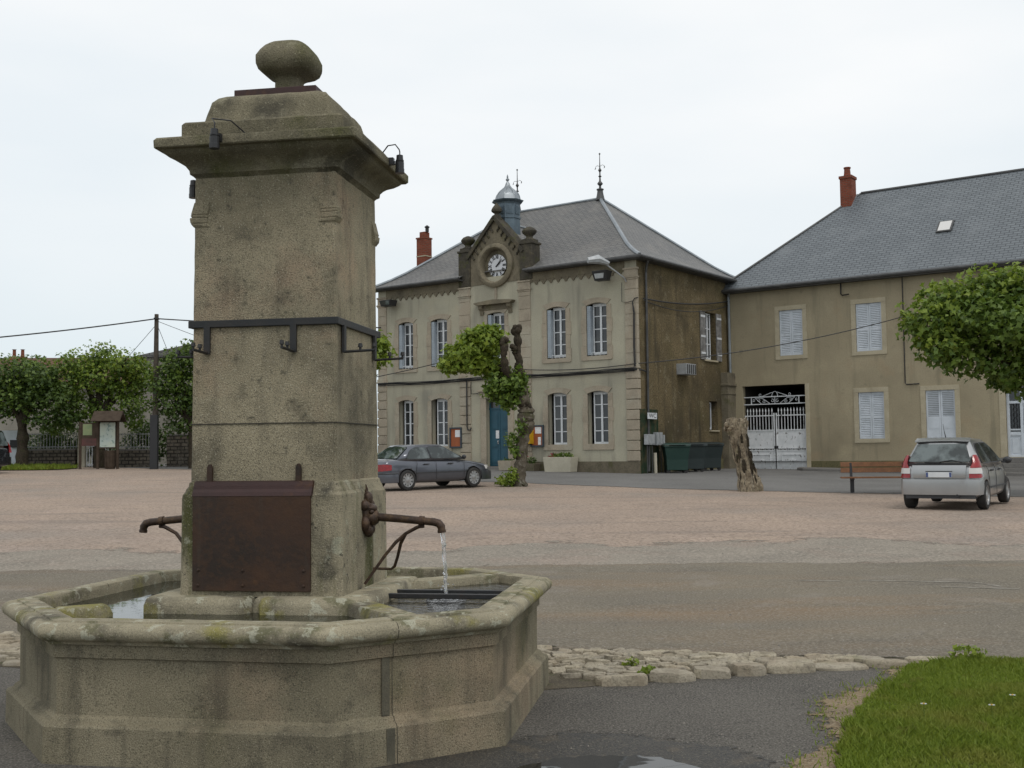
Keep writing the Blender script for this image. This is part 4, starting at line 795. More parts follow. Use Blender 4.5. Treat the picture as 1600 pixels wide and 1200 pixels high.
# cables along the front
mb = MB(); rr = random.Random(4)
for k in range(4):
    z0 = 4.06+k*.038; mb.tube([(x, -.12-.02*k, z0-.05*math.sin((x+14.2)/14.2*math.pi*2)**2+rr.uniform(-.012, .012)) for x in np.linspace(-14.1, -.1, 22)], .02, 5)
mb.tube([(-.1,-.13,4.12),(.08,.1,4.1),(.09,.5,4.05)], .03, 5)
for k in range(2): mb.tube([(-.12+.05*k,-.09,4.1),(-.14+.05*k,-.09,5.2),(-.12+.05*k,-.09,6.4),(-.16,-.09,6.85),(-.05,-.09,7.0),(.06,.0,7.02)], .02, 5)
mb.tube([(-.66,-.06,7.7),(-.67,-.06,6.9),(-.4,-.06,6.86),(-.15,-.08,6.9)], .012, 5)
mb.tube([(-8.75,-.1,4.05),(-8.75,-.1,2.0),(-8.72,-.1,1.85),(-8.55,-.1,1.85),(-8.52,-.1,1.95)], .03, 5); mb.tube([(-8.5,-.1,4.0),(-8.5,-.1,3.45),(-8.1,-.1,3.45)], .02, 5)
mb.build('wall_cable', Mt['wire'], TH)

# ---------------------------------------------------------------- house on the right
RO = (10.029, 51.718, .52)
RH = thing('rendered_house', 'long ochre rendered house with pale closed shutters and a blue slate roof', 'house', RO, A36)
UW = [(2.53, 3.62, 5.22, 7.26), (6.02, 7.13, 5.2, 7.26), (15.0, 16.1, 5.2, 7.26), (18.6, 19.7, 5.2, 7.26)]
LW = [(6.03, 7.13, 1.44, 3.43), (15.2, 16.3, 1.44, 3.43)]
GH = (.67, 3.66, 0.0, 3.92); DH = (8.85, 10.02, .55, 3.40); D2 = (11.96, 13.2, .62, 3.42)
mb = MB(); wall_holes(mb, 0, 22, .5, 8.3, UW+LW+[(GH[0], GH[1], .5, GH[3]), (DH[0], DH[1], .55, DH[3]), D2], .3); wall = mb.build('front_wall', Mt['rwall'], RH)
mb = MB(); wall_holes(mb, 0, 22, -.6, .5, [(GH[0], GH[1], -.2, .5)], .3); mb.build('wall_base', Mt['rbase'], RH)
mb = MB(); mb.box(0, 9.9, -.6, 22, 10, 8.3); mb.box(0, .01, -.6, .05, 9.9, 8.3); mb.box(21.9, .01, -.6, 22, 9.9, 8.3); mb.build('rear_wall', Mt['rwall'], RH)
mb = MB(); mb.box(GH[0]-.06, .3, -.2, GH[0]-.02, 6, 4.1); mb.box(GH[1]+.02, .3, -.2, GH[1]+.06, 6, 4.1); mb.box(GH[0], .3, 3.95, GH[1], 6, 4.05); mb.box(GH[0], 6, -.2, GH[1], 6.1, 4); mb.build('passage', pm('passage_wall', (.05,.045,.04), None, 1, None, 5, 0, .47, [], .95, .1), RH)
def louvre(x0, x1, z0, z1, parent, mat='shut', solid=0):
    mb = MB(); cx = (x0+x1)/2
    for a, b in ((x0, cx-.006), (cx+.006, x1)):
        f_ = .065; mb.box(a, .05, z0, a+f_, .09, z1); mb.box(b-f_, .05, z0, b, .09, z1); mid = z0+(z1-z0)*.46
        for z in (z0, mid-.05, z1-.1): mb.box(a+f_, .052, z, b-f_, .088, z+.1)
        za = z0+.1
        if solid: mb.box(a+f_, .06, z0+.1, b-f_, .08, z0+(z1-z0)*solid); za = z0+(z1-z0)*solid
        for z in np.arange(za+.01, z1-.12, .075):
            if solid:
                mb.add([(a+f_,.078,z),(b-f_,.078,z),(b-f_,.06,z+.06),(a+f_,.06,z+.06)], [(0,1,2,3)])
            else: mb.add([(a+f_,.056,z),(b-f_,.056,z),(b-f_,.082,z+.062),(a+f_,.082,z+.062),(a+f_,.062,z-.004),(b-f_,.062,z-.004)], [(0,1,2,3),(0,1,5,4)])
    for x in (x0-.03, x1-.03):
        for z in (z0+.3, z1-.5): mb.box(x, .03, z, x+.06, .06, z+.07)
    mb.box(x0+.02, .089, z0+.02, x1-.02, .095, z1-.02, 1)
    return mb.build('shutters', [Mt[mat], Mt['gutter']], parent)
def flat_surround(x0, x1, z0, z1, w, wb, parent):
    mb = MB(); mb.box(x0-w, -.025, z1, x1+w, .05, z1+w)
    for a, b in ((x0-w, x0), (x1, x1+w)):
        n = 3
        for k in range(n): mb.box(a, -.022, z0+(z1-z0)*k/n, b, .05, z0+(z1-z0)*(k+1)/n-.006)
    if wb: mb.box(x0-w, -.035, z0-wb, x1+w, .05, z0)
    return mb.build('surround', Mt['pale'], parent)
for x0, x1, z0, z1 in UW+LW:
    o = louvre(x0, x1, z0, z1, RH); o.name = 'shuttered_window'; flat_surround(x0, x1, z0, z1, .20, .17, o)
o = louvre(DH[0], DH[1], .55, DH[3], RH, 'shut', .62); o.name = 'shuttered_door'; flat_surround(DH[0], DH[1], .55, DH[3], .20, 0, o)
mb = MB(); x0, x1, z0, z1 = D2; cx = (x0+x1)/2
for z in (z0, z0+.85, 2.75, z1-.08): mb.box(x0, .12, z, x1, .2, z+.10)
for a, b in ((x0, cx-.01), (cx+.01, x1)):
    mb.box(a, .118, z0, a+.11, .2, z1); mb.box(b-.11, .118, z0, b, .2, z1); mb.box(a+.11, .15, z0+.1, b-.11, .18, z0+.85); mb.box(a+.17, .135, z0+.16, b-.17, .15, z0+.72); mb.box(a+.11, .13, 1.56, b-.11, .19, 1.62)
    mb.box(a+.11, .125, 1.68, b-.11, .19, 1.74)
d2 = mb.build('panelled_door', Mt['shut'], RH, False, .006, 1); mb = MB(); mb.box(x0+.05, .185, 1.5, x1-.05, .195, 3.4); mb.build('pane', Mt['glass'], d2); flat_surround(x0, x1, z0, z1, .24, 0, d2)
mb = MB()
for a, b in ((x0+.11, cx-.12), (cx+.12, x1-.11)):
    for k in range(4): x = a+(b-a)*(k+.5)/4; mb.tube([(x,.16,1.74),(x,.16,2.75)], .010, 4)
    for z in np.arange(1.85, 2.75, .22):
        c = (a+b)/2; mb.tube([(c+.09*math.cos(t), .16, z+.09*math.sin(t)) for t in np.linspace(0, 6.2, 9)], .008, 4)
mb.build('door_grille', Mt['ink'], d2)
mb = MB(); mb.box(11.4, -1.0, -.4, 14.6, -.001, .20); mb.box(11.6, -.7, .2, 14.4, -.001, .40); mb.box(11.75, -.4, .4, 13.5, -.001, .60); mb.build('door_step', Mt['pave'], RH, False, .012, 1)
mb = MB(); wall_c = Mt['pale']; mb.box(GH[1], -.02, -.3, GH[1]+.19, .1, GH[3]+.02); mb.build('gate_jamb', Mt['pale'], RH)
mb = MB(); RR = [rect(-.42, -.42, 22.4, 10.4, 8.36), rect(0, 0, 22, 10, 8.62+.1)]
mb.loft(RR, True, False); q = RR[1]; a, b = (4.75, 5, 13.2), (17.3, 5, 13.2)
mb.add([q[0], q[1], b, a], [(0,1,2,3)]); mb.add([q[1], q[2], b], [(0,1,2)]); mb.add([q[2], q[3], a, b], [(0,1,2,3)]); mb.add([q[3], q[0], a], [(0,1,2)])
rroof = mb.build('roof', Mt['slateb'], RH, False, 0, 2, True)
mb = MB(); mb.tube([(-.42,-.42,8.38),(0,0,8.76),a], .06, 6); mb.tube([a, b], .08, 6); mb.tube([(22.4,-.42,8.38),(22,0,8.76),b], .06, 6); mb.build('ridge_tile', Mt['gutter'], rroof)
mb = MB(); mb.tube([(-.44,-.46,8.33),(22.4,-.46,8.33)], .08, 8); mb.box(-.4, -.42, 8.22, 22.4, .0, 8.30); mb.build('gutter', Mt['gutter'], rroof)
mb = MB(); mb.box(4.0, 4.2, 12, 4.55, 4.85, 13.85); mb.box(3.96, 4.16, 13.85, 4.59, 4.89, 13.98); mb.lathe([(.19,13.98),(.16,14.1),(.14,14.35),(.17,14.38),(.17,14.43),(.12,14.43)], (4.27, 4.5), 12); ch2 = mb.build('chimney', Mt['brick'], rroof, False, 0, 2, True)
mb = MB(); mb.box(3.95, 4.12, 11.9, 4.62, 4.2, 12.42); mb.prism([(4.12,12.3),(4.9,13.0),(4.9,13.18),(4.12,12.46)], 4.55, 4.62, 'x'); mb.build('flashing', Mt['zinc'], ch2)
nrm = Vector((0, -4.48, 5)).normalized(); sl_ = Vector((0, 5, 4.48)).normalized()
mb = MB(); cen = Vector((9.35, 2.0, 8.72+2.0*4.48/5)); M_ = Matrix(((1,0,0,cen.x),(0,sl_.y,nrm.y,cen.y),(0,sl_.z,nrm.z,cen.z),(0,0,0,1)))
mb.box(-.32, -.42, -.05, .32, .42, .07, 0, M_); sk = mb.build('roof_window', Mt['gutter'], rroof); mb = MB(); mb.box(-.25, -.35, .07, .25, .35, .085, 0, M_); mb.build('pane', Mt['clearl'], sk)  # pale opaque pane: the sky's reflection is put into its colour
mb = MB(); mb.tube([(.25,-.3,8.3),(.12,-.1,8.1),(.12,-.09,7.9),(.14,-.09,.1)], .06, 8); mb.build('downpipe', Mt['zinc'], RH)
mb = MB(); mb.tube([(5.42,-.05,8.3),(5.42,-.06,7.75),(5.5,-.1,7.68),(5.8,-.14,7.7)], .03, 5); mb.build('cable_bracket', Mt['iron'], RH)
mb = MB(); mb.tube([(8.06,-.03,8.25),(8.05,-.03,3.75),(8.1,-.03,3.69),(8.62,-.03,3.70)], .022, 5); mb.build('wall_cable', Mt['wire'], RH)
# pavement in front of the house
def loc2w(O, x, y): v = Vector(O[:2])+ex*x+ey*y; return v
mb = MB(); pr = [(3.4,-.1),(3.55,-.9),(4.0,-1.35),(5.0,-1.5),(23,-1.5),(23,.0),(3.4,.0)]
P = [loc2w(RO, *p) for p in pr]; mb.loft([[(p.x, p.y, -.1) for p in P], [(p.x, p.y, G(p.x, p.y)+.115) for p in P]]); o = mb.build('pavement', Mt['pave'], None, False, .015, 1); struct(o)
# metal gate
GT = thing('driveway_gate', 'white two leaf iron gate with spiked rails below a scrolled overthrow', 'gate', (*loc2w(RO, 2.16, .16), .53), A36)
gp = pm('chipped_white_paint', (.76,.77,.78), (.64,.66,.67), 4, None, 5, 0, .47, [((.10,.085,.07), 5, .60, .66, .8), ((.07,.06,.05), 3.5, .62, .68, .7, (3,1,1))], .6, .15, 25)
for s in (-1, 1):
    mb = MB(); x0, x1 = (-1.46, -.03) if s < 0 else (.03, 1.46)
    for x in (x0, x1-.05): mb.box(x, -.03, .03, x+.05, .03, 2.55 if abs(x) > 1 else 2.66)
    for z in (.03, .95, 1.05, 1.86, 2.52): mb.box(x0, -.028, z, x1, .028, z+.05)
    mb.box(x0+.05, -.008, .08, x1-.05, .008, .95); mb.box(x0+.05, -.006, 1.10, x1-.05, .006, 1.86)
    c = (x0+x1)/2
    for q in ((x0+.25,.25),(x1-.25,.25)): mb.box(q[0]-.012, -.03, .25, q[0]+.012, -.006, .78)
    for z in (.25, .78): mb.box(x0+.25, -.03, z-.012, x1-.25, -.006, z+.012)
    mb.prism([(c-.2,.52),(c,.42),(c+.2,.52),(c,.62)], -.03, -.006, 'y'); mb.prism([(c-.08,.52),(c,.47),(c+.08,.52),(c,.57)], -.045, -.03, 'y')
    n = 9
    for k in range(n):
        x = x0+.05+(x1-x0-.1)*(k+.5)/n; mb.tube([(x,0,1.86),(x,0,2.74)], .017, 6); mb.lathe([(.012,2.70),(.034,2.74),(.026,2.80),(.002,2.90)], (x, 0), 6)
    for k in range(6): x = x0+.1+(x1-x0-.2)*(k+.5)/6; mb.tube([(x+.08*math.cos(t), -.02, 1.02+.035*math.sin(t)) for t in np.linspace(0, 6.28, 9)], .008, 4)
    mb.build('gate_leaf', gp, GT)
mb = MB(); mb.ball((.04, -.05, 1.12), .06, 8, 6); mb.box(-.06, -.04, 1.05, .12, -.028, 1.18); mb.build('lock', Mt['ink'], GT)
mb = MB()
for z in (3.05, 3.38): mb.box(-1.48, -.025, z, 1.48, .025, z+.045)
for x in (-1.15, 1.12): mb.box(x, -.02, 3.09, x+.04, .02, 3.38)
def scroll(cx, cz, r_, t0, t1, s=1, n=14): return [(cx+s*r_*(1-.55*k/n)*math.cos(t0+(t1-t0)*k/n), 0, cz+r_*(1-.55*k/n)*math.sin(t0+(t1-t0)*k/n)) for k in range(n+1)]
for s in (-1, 1):
    mb.tube([(s*.62,0,3.42),(s*.12,0,3.60)], .016, 5); mb.tube(scroll(s*.70, 3.50, .07, -2.4, 3.6, s), .014, 5); mb.tube(scroll(s*.12, 3.22, .08, 1.2, 6.8, s), .013, 5)
    mb.tube([(s*.25,0,3.10),(s*.6,0,3.34),(s*.95,0,3.36)], .015, 5); mb.tube(scroll(s*.52, 3.17, .07, 0, 6, s), .012, 5); mb.tube(scroll(s*.78, 3.25, .07, 2, 8, s), .012, 5); mb.tube([(s*.66,0,3.1),(s*.95,0,3.36)], .014, 5); mb.tube(scroll(s*1.02, 3.24, .06, 1, 7, s), .012, 5)
mb.tube([(.14*math.cos(t), 0, 3.42+.22*math.sin(t)) for t in np.linspace(0, math.pi, 10)], .016, 5); mb.tube([(0,0,3.08),(0,0,3.40)], .015, 5); mb.build('overthrow', Mt['white'], GT)
# ---------------------------------------------------------------- houses and walls at the left, behind the trees
FH = thing('far_house', 'low pale house with a tiled roof and twin chimney pots behind the left trees', 'house', (-26.5, 66, .7), rad(6))
mb = MB(); hs = [(1.5+3.2*k, 2.5+3.2*k, 1.0, 2.9) for k in range(4)]; wall_holes(mb, -14, 14, -.5, 5.2, hs, .25); mb.box(-14, .3, -.5, 14, 8, 5.1); mb.build('wall', Mt['farw'], FH)
for h in hs: casement(h[0], h[1], h[2], h[3], FH, rows=3)
mb = MB(); mb.prism([(-.4,5.1),(4,7.05),(8.4,5.1)], -14.3, 14.3, 'x'); rf = mb.build('roof', Mt['tile'], FH)
mb = MB(); mb.box(-4.3, 3.6, 6, -3.4, 4.3, 7.1); 
for x in (-4.1, -3.6): mb.lathe([(.14,7.1),(.11,7.25),(.10,7.55),(.15,7.58),(.11,7.58)], (x, 4), 8)
mb.build('chimney', Mt['brick'], rf, False, 0, 2, True)
F2 = thing('grey_house', 'grey gabled house wall glimpsed beside the utility pole', 'house', (-15.6, 60, .8), rad(4))
mb = MB(); mb.box(-4.4, 0, -.5, 3.2, 7, 6.1); mb.build('wall', Mt['farw'], F2); mb = MB(); mb.prism([(-4.7,6.05),(-.6,6.95),(3.5,6.05)], -.2, 7.2, 'y'); mb.build('roof', Mt['slate'], F2, False, 0, 2, True)
def low_wall(x0, x1, y, h, label, rail=True, name='rubble_wall'):
    t = thing(name, label, 'wall', ((x0+x1)/2, y, G((x0+x1)/2, y)-.03)); l = (x1-x0)/2
    mb = MB(); mb.box(-l, -.18, -.2, l, .18, h); mb.build('masonry', Mt['rubble'], t, False, 0, 2, True)
    mb = MB(); mb.box(-l, -.21, h, l, .21, h+.07); mb.build('coping', Mt['pave'], t)
    if rail:
        mb = MB()
        for z in (h+.14, h+.75): mb.box(-l, -.02, z, l, .02, z+.04)
        for k in range(int(l*2/.14)+1): mb.box(-l+k*.14-.011, -.011, h+.07, -l+k*.14+.011, .011, h+.84)
        mb.build('railing', Mt['rail'], t)
    return t
low_wall(-23.0, -20.6, 53, .82, 'low rubble wall with white railing between the leftmost tree and the wooden notice shelter')
low_wall(-18.6, -16.9, 53, .82, 'low rubble wall with white railing right of the map panel')
low_wall(-16.6, -11.5, 54, 1.55, 'taller dark rubble wall without railing right of the utility pole', False)
t = thing('garden_gate', 'small white slatted garden gate between a concrete post and the map shelter', 'gate', (-19.75, 53, G(-19.7, 53)-.03))
mb = MB(); mb.box(-.75, -.15, -.1, -.42, .15, 1.75); mb.box(-.78, -.18, 1.75, -.39, .18, 1.83); mb.build('gate_post', Mt['concr'], t)
mb = MB()
for z in (.1, 1.0): mb.box(-.4, -.02, z, .65, .02, z+.06)
for k in range(9): mb.box(-.39+k*.125, -.015, .06, -.35+k*.125, .015, 1.2)
mb.build('gate_leaf', Mt['white'], t)
t = thing('yard_door', 'tall pale blue sheet gate with a dark letterbox behind the dark parked car', 'gate', (-24.0, 52.5, G(-24, 52.5)-.03))
mb = MB(); mb.box(-1.2, -.04, .03, .98, .04, 1.75); 
for x in (-1.2, -.12, .93): mb.box(x, -.07, .0, x+.06, .06, 1.82)
mb.build('panel', Mt['shut'], t); mb = MB(); mb.box(.55, -.2, .95, .9, -.045, 1.3); mb.build('letterbox', Mt['ink'], t)
# ---------------------------------------------------------------- cars
def smooth_loft_body(st, name, mat, parent, wheels, wr, sub=2):
    rings = []
    for x, w_, zb, zt, zc in st:
        h = zt-zb
        half = [(0, zb), (w_*.80, zb), (w_*.955, zb+.05*h+.02), (w_*.985, zb+.28*h), (w_, zb+.58*h), (w_*.975, zb+.82*h), (w_*.93, zt-.025), (w_*.80, zt+.2*(zc-zt)), (w_*.42, zc-.006), (0, zc)]
        ring = [(x, y, z) for y, z in half]+[(x, -y, z) for y, z in half[-2:0:-1]]; rings.append(ring)
    mb = MB(); mb.loft(rings, True, True); o = mb.build(name, mat, parent); 
    for f in o.data.polygons: f.use_smooth = True
    m = o.modifiers.new('s', 'SUBSURF'); m.levels = m.render_levels = sub
    cut = MB()
    for wx in wheels:
        for s in (-1, 1): cut.lathe([(wr, 0), (wr, .34)], n=28, M=Matrix.Translation((wx, s*(st[len(st)//2][1]-.29 if s > 0 else st[len(st)//2][1]-.29), wr-.03)) @ Matrix.Rotation(-s*math.pi/2, 4, 'X'))
    co = cut.build('cut', Mt['black'])
    for sc_ in co.data.polygons: pass
    b = o.modifiers.new('b', 'BOOLEAN'); b.object = co; b.solver = 'EXACT'; b.operation = 'DIFFERENCE'
    par = o.parent; o.parent = None; bake(o); o.parent = par; bpy.data.objects.remove(co); o.data.materials.append(Mt['black']) if len(o.data.materials) < 2 else None
    return o
def wheel(parent, x, y, r, s, spokes=7):
    mb = MB(); M_ = Matrix.Translation((x, y, r)) @ Matrix.Rotation(-s*math.pi/2, 4, 'X')
    mb.lathe([(r*.66,-.10),(r*.9,-.10),(r*.98,-.07),(r,-.03),(r,.05),(r*.98,.085),(r*.9,.10),(r*.69,.095),(r*.66,.05)], n=28, M=M_); w_ = mb.build('wheel', Mt['rubber'], parent, 40)
    mb = MB(); mb.lathe([(r*.675,.05),(r*.68,.092),(r*.64,.09),(r*.60,.03),(r*.55,.02)], n=28, M=M_)
    for k in range(spokes):
        a = 2*math.pi*k/spokes; M2 = M_ @ Matrix.Rotation(a, 4, 'Z'); mb.box(.03, -.032, .045, r*.63, .032, .075, 0, M2)
    mb.lathe([(r*.26,.03),(r*.26,.08),(r*.1,.088),(.001,.088)], n=16, M=M_); mb.build('rim', Mt['alloy'], w_, 40)
    mb = MB(); mb.lathe([(.001,.01),(r*.64,.01),(r*.64,.02),(.001,.02)], n=20, M=M_); mb.build('brake_disc', Mt['trim'], w_)
def quad_panel(mb, A, B, C_, D, poly, off, th=.004, mi=0):     # bilinear patch A(0,0) B(1,0) C(1,1) D(0,1); polygon in s,t
    A, B, C_, D = map(Vector, (A, B, C_, D)); n = ((B-A).cross(D-A)).normalized()
    pt = lambda s, t: A*(1-s)*(1-t)+B*s*(1-t)+C_*s*t+D*(1-s)*t
    f = [pt(s, t)+n*off for s, t in poly]; bk = [pt(s, t)+n*(off-th) for s, t in poly]; k = len(poly)
    mb.add(f+bk, [tuple(range(k))]+[(i, (i+1) % k, k+(i+1) % k, k+i) for i in range(k)], mi)
def rpoly(pts, r_=.06, n=3):                                      # round the corners of a polygon
    out_ = []; m = len(pts)
    for i in range(m):
        p0, p, p1 = Vector(pts[i-1]), Vector(pts[i]), Vector(pts[(i+1) % m]); a = p+(p0-p).normalized()*min(r_, (p0-p).length*.4); b = p+(p1-p).normalized()*min(r_, (p1-p).length*.4)
        for k in range(n+1): t = k/n; q = a*(1-t)**2+p*2*t*(1-t)+b*t*t; out_.append((q.x, q.y))
    return out_
def glasshouse(parent, paint, xr0, xr1, xf1, xf0, wb, wr_, z0, z1, crown=.04, bow=.05):
    # hull with vertices at belt and roof; ends slightly bowed
    mb = MB(); rings = []
    for t in (0, .5, .88, 1.0, 1.0):
        pass
    def ringat(t, inset=0):
        xr = xr0+(xr1-xr0)*t+inset; xf = xf0+(xf1-xf0)*t-inset; w_ = wb+(wr_-wb)*t-inset; z = z0+(z1-z0)*t
        xs = np.linspace(xr, xf, 9); P = [(x, w_*(1-.05*((x-xr)/(xf-xr)*2-1)**4), z) for x in xs]
        P += [(xf+bow*.6, w_*.45, z), (xf+bow*.6, -w_*.45, z)]
        P += [(x, -y, zz) for x, y, zz in P[:9][::-1]]; P += [(xr-bow, -w_*.45, z), (xr-bow, w_*.45, z)]
        return P
    r0, r1 = ringat(-.08), ringat(.96)
    rt = [(x*.0+((xr1+xf1)/2+(x-(xr1+xf1)/2)*.96), y*.93, z1+.012+crown*.3) for x, y, z in ringat(1)]; rc = [((xr1+xf1)/2+(x-(xr1+xf1)/2)*.70, y*.6, z1+crown) for x, y, z in ringat(1)]
    mb.loft([r0, ringat(.5), r1, rt, rc]); o = mb.build('cabin', paint, parent)
    for f in o.data.polygons: f.use_smooth = True
    return o
# --- blue-grey saloon
SD = thing('parked_saloon', 'dark blue grey four door saloon parked at an angle before the town hall', 'car', (0, 0, 0), 0)
P0, P1 = Vector((-3.28, 34.6)), Vector((-1.31, 36.45)); hd = (P1-P0).normalized(); cen = (P0+P1)/2+Vector((-hd.y, hd.x))*.76
SD.location = (cen.x, cen.y, G(cen.x, cen.y)+.01); SD.rotation_euler = (0, -math.atan(.012), math.atan2(hd.y, hd.x))
X0 = -1.35
st = [(-2.20,.62,.34,.62,.66),(-2.17,.74,.25,.86,.90),(-2.05,.80,.22,.93,.965),(-1.7,.835,.22,.945,.985),(-1.2,.845,.21,.93,.97),(-.6,.85,.19,.905,.95),(.2,.85,.19,.895,.93),(.8,.848,.19,.885,.915),(1.2,.842,.21,.855,.90),(1.6,.825,.22,.80,.845),(1.95,.79,.23,.735,.77),(2.13,.72,.26,.66,.69),(2.21,.58,.32,.58,.60)]
smooth_loft_body(st, 'body', Mt['graycar'], SD, (-1.35, 1.35), .345)
for wx in (-1.35, 1.35):
    for s in (-1, 1): wheel(SD, wx, s*.755, .312, s, 10)
xr0, xr1, xf1, xf0, wb, wr_, z0, z1 = -1.62, -.98, .18, 1.02, .775, .60, .93, 1.355
glasshouse(SD, Mt['graycar'], xr0, xr1, xf1, xf0, wb, wr_, z0, z1, .045)
for s in (-1, 1):
    A, B, C_, D = (xr0, s*wb, z0), (xf0, s*wb, z0), (xf1, s*wr_, z1), (xr1, s*wr_, z1)
    if s > 0: A, B, C_, D = B, A, D, C_
    fl = (lambda P: P) if s < 0 else (lambda P: [(1-a, b) for a, b in P])
    for nm, P in (('rear_window', [(.10,.06),(.455,.06),(.44,.88),(.10,.88),(.03,.70)]), ('front_window', [(.49,.06),(.90,.06),(.965,.13),(.985,.88),(.475,.88)])):
        P = rpoly(P, .07)
        mb = MB(); quad_panel(mb, A, B, C_, D, fl(P), .012, .01); o = mb.build('side_window', Mt['carglass'], SD)
        cx_ = sum(p[0] for p in P)/len(P); cy_ = sum(p[1] for p in P)/len(P)
        mb = MB(); quad_panel(mb, A, B, C_, D, fl([(cx_+(a-cx_)*1.05, cy_+(b-cy_)*1.10) for a, b in P]), .008, .012); mb.build('window_trim', Mt['trim'], o)
mb = MB(); quad_panel(mb, (xr0-.05,-.70,z0+.03), (xr1-.05,-.53,z1), (xr1-.05,.53,z1), (xr0-.05,.70,z0+.03), rpoly([(.04,.03),(.93,.06),(.93,.94),(.04,.97)], .08), -.012, .01); quad_panel(mb, (xr0-.05,.70,z0+.03), (xr0-.05,-.70,z0+.03), (xr1-.05,-.53,z1), (xr1-.05,.53,z1), rpoly([(.03,.04),(.97,.04),(.94,.93),(.06,.93)], .08), .012, .01); mb.build('rear_screen', Mt['carglass'], SD)
mb = MB(); quad_panel(mb, (xf0+.03,-.70,z0+.02), (xf0+.03,.70,z0+.02), (xf1+.03,.53,z1), (xf1+.03,-.53,z1), rpoly([(.03,.04),(.97,.04),(.94,.93),(.06,.93)], .08), .012, .01); mb.build('windscreen', Mt['carglass'], SD)
mb = MB()
for s in (-1, 1): mb.box(-1.02, s*.852-.006, .50, 1.0, s*.852+.006, .535)
mb.build('side_strip', Mt['trim'], SD)
def wrapbump(x, L_, w_, z0, z1, name, mat, sgn):
    mb = MB(); pts = [(x-sgn*L_, w_), (x-sgn*.10, w_*.985), (x-sgn*.03, w_*.90), (x, w_*.6), (x+sgn*.015, 0)]; full = pts+[(a, -b) for a, b in pts[-2::-1]]
    rings = []
    for a, b in full: n_ = Vector((a-(x-sgn*.6), b*.6)).normalized(); rings.append([(a-.03*n_.x, b-.03*n_.y, z0+.03), (a+.022*n_.x, b+.022*n_.y, z0), (a+.03*n_.x, b+.03*n_.y, (z0+z1)/2), (a+.022*n_.x, b+.022*n_.y, z1), (a-.03*n_.x, b-.03*n_.y, z1+.012)])
    mb.loft(rings, True, True); return mb.build(name, mat, SD_, 60)
SD_ = SD
wrapbump(-2.20, .50, .815, .25, .55, 'rear_bumper', Mt['graycar'], -1); wrapbump(2.20, .50, .795, .22, .50, 'front_bumper', Mt['graycar'], 1)
wrapbump(-2.215, .50, .82, .50, .545, 'bumper_strip', Mt['trim'], -1)
for s in (-1, 1):
    mb = MB(); mb.loft([[(-2.235,s*.40,.60),(-2.235,s*.40,.80),(-2.18,s*.40,.80),(-2.18,s*.40,.60)],[(-2.235,s*.66,.60),(-2.225,s*.66,.81),(-2.1,s*.66,.81),(-2.1,s*.66,.60)],[(-2.17,s*.79,.61),(-2.15,s*.785,.81),(-2.0,s*.77,.80),(-2.0,s*.77,.62)],[(-1.97,s*.845,.63),(-1.97,s*.84,.79),(-1.93,s*.80,.78),(-1.93,s*.80,.64)]]); mb.build('tail_lamp', Mt['redl'], SD, 40)
    mb = MB(); mb.loft([[(2.12,s*.45,.56),(2.12,s*.45,.68),(2.05,s*.45,.69),(2.05,s*.45,.55)],[(2.09,s*.70,.56),(2.06,s*.70,.69),(1.9,s*.70,.69),(1.9,s*.70,.55)],[(1.95,s*.79,.57),(1.93,s*.78,.69),(1.8,s*.75,.69),(1.8,s*.75,.57)]]); mb.build('headlight', Mt['clearl'], SD, 40)
    mb = MB(); mb.ball((.88, s*.90, .98), (.06,.09,.07), 8, 6); mb.box(.84, min(s*.78,s*.86), .93, .90, max(s*.78,s*.86), .97); mb.build('wing_mirror', Mt['trim'], SD, True)
    for x in (-.62, .36):
        mb = MB(); mb.box(x-.10, s*.855-.02, .765, x+.10, s*.855+.02, .80); mb.build('door_handle', Mt['trim'], SD, False, .008)
mb = MB()
for s in (-1, 1):
    for xa, xb in ((-.22,-.22), (.93,.96), (-1.02,-.98)): mb.tube([(xa, s*.853, .30), (xa, s*.856, .6), (xb, s*.845, .80), (xb, s*.80, .905)], .006, 4)
mb.build('door_gap', Mt['ink'], SD)
mb = MB(); mb.box(-2.245, -.26, .64, -2.225, .26, .75); mb.build('number_plate', Mt['paper'], SD)
# --- silver hatchback
HB = thing('parked_hatchback', 'silver hatchback seen from behind beside the wooden bench', 'car', (0, 0, 0), 0); SD_ = HB
hh = rad(33); hd = Vector((math.sin(hh), math.cos(hh))); rrw = Vector((10.02, 24.05)); cen = rrw+hd*1.23-Vector((hd.y, -hd.x))*.72
HB.location = (cen.x, cen.y, G(cen.x, cen.y)+.005); HB.rotation_euler = (0, -.012, math.pi/2-hh)
st = [(-1.86,.60,.40,.72,.76),(-1.84,.745,.28,.93,.95),(-1.74,.80,.24,.97,.99),(-1.45,.825,.23,.965,1.0),(-1.0,.835,.22,.945,.99),(-.4,.84,.20,.925,.97),(.2,.84,.20,.905,.95),(.7,.835,.20,.89,.94),(1.1,.825,.22,.86,.93),(1.45,.80,.23,.78,.86),(1.72,.74,.25,.66,.74),(1.87,.62,.30,.56,.62),(1.93,.45,.36,.52,.54)]
smooth_loft_body(st, 'body', Mt['silver'], HB, (-1.23, 1.23), .335)
for wx in (-1.23, 1.23):
    for s in (-1, 1): wheel(HB, wx, s*.745, .300, s, 9)
xr0, xr1, xf1, xf0, wb, wr_, z0, z1 = -1.77, -1.42, .12, 1.10, .775, .545, .95, 1.455
glasshouse(HB, Mt['silver'], xr0, xr1, xf1, xf0, wb, wr_, z0, z1, .07, .045)
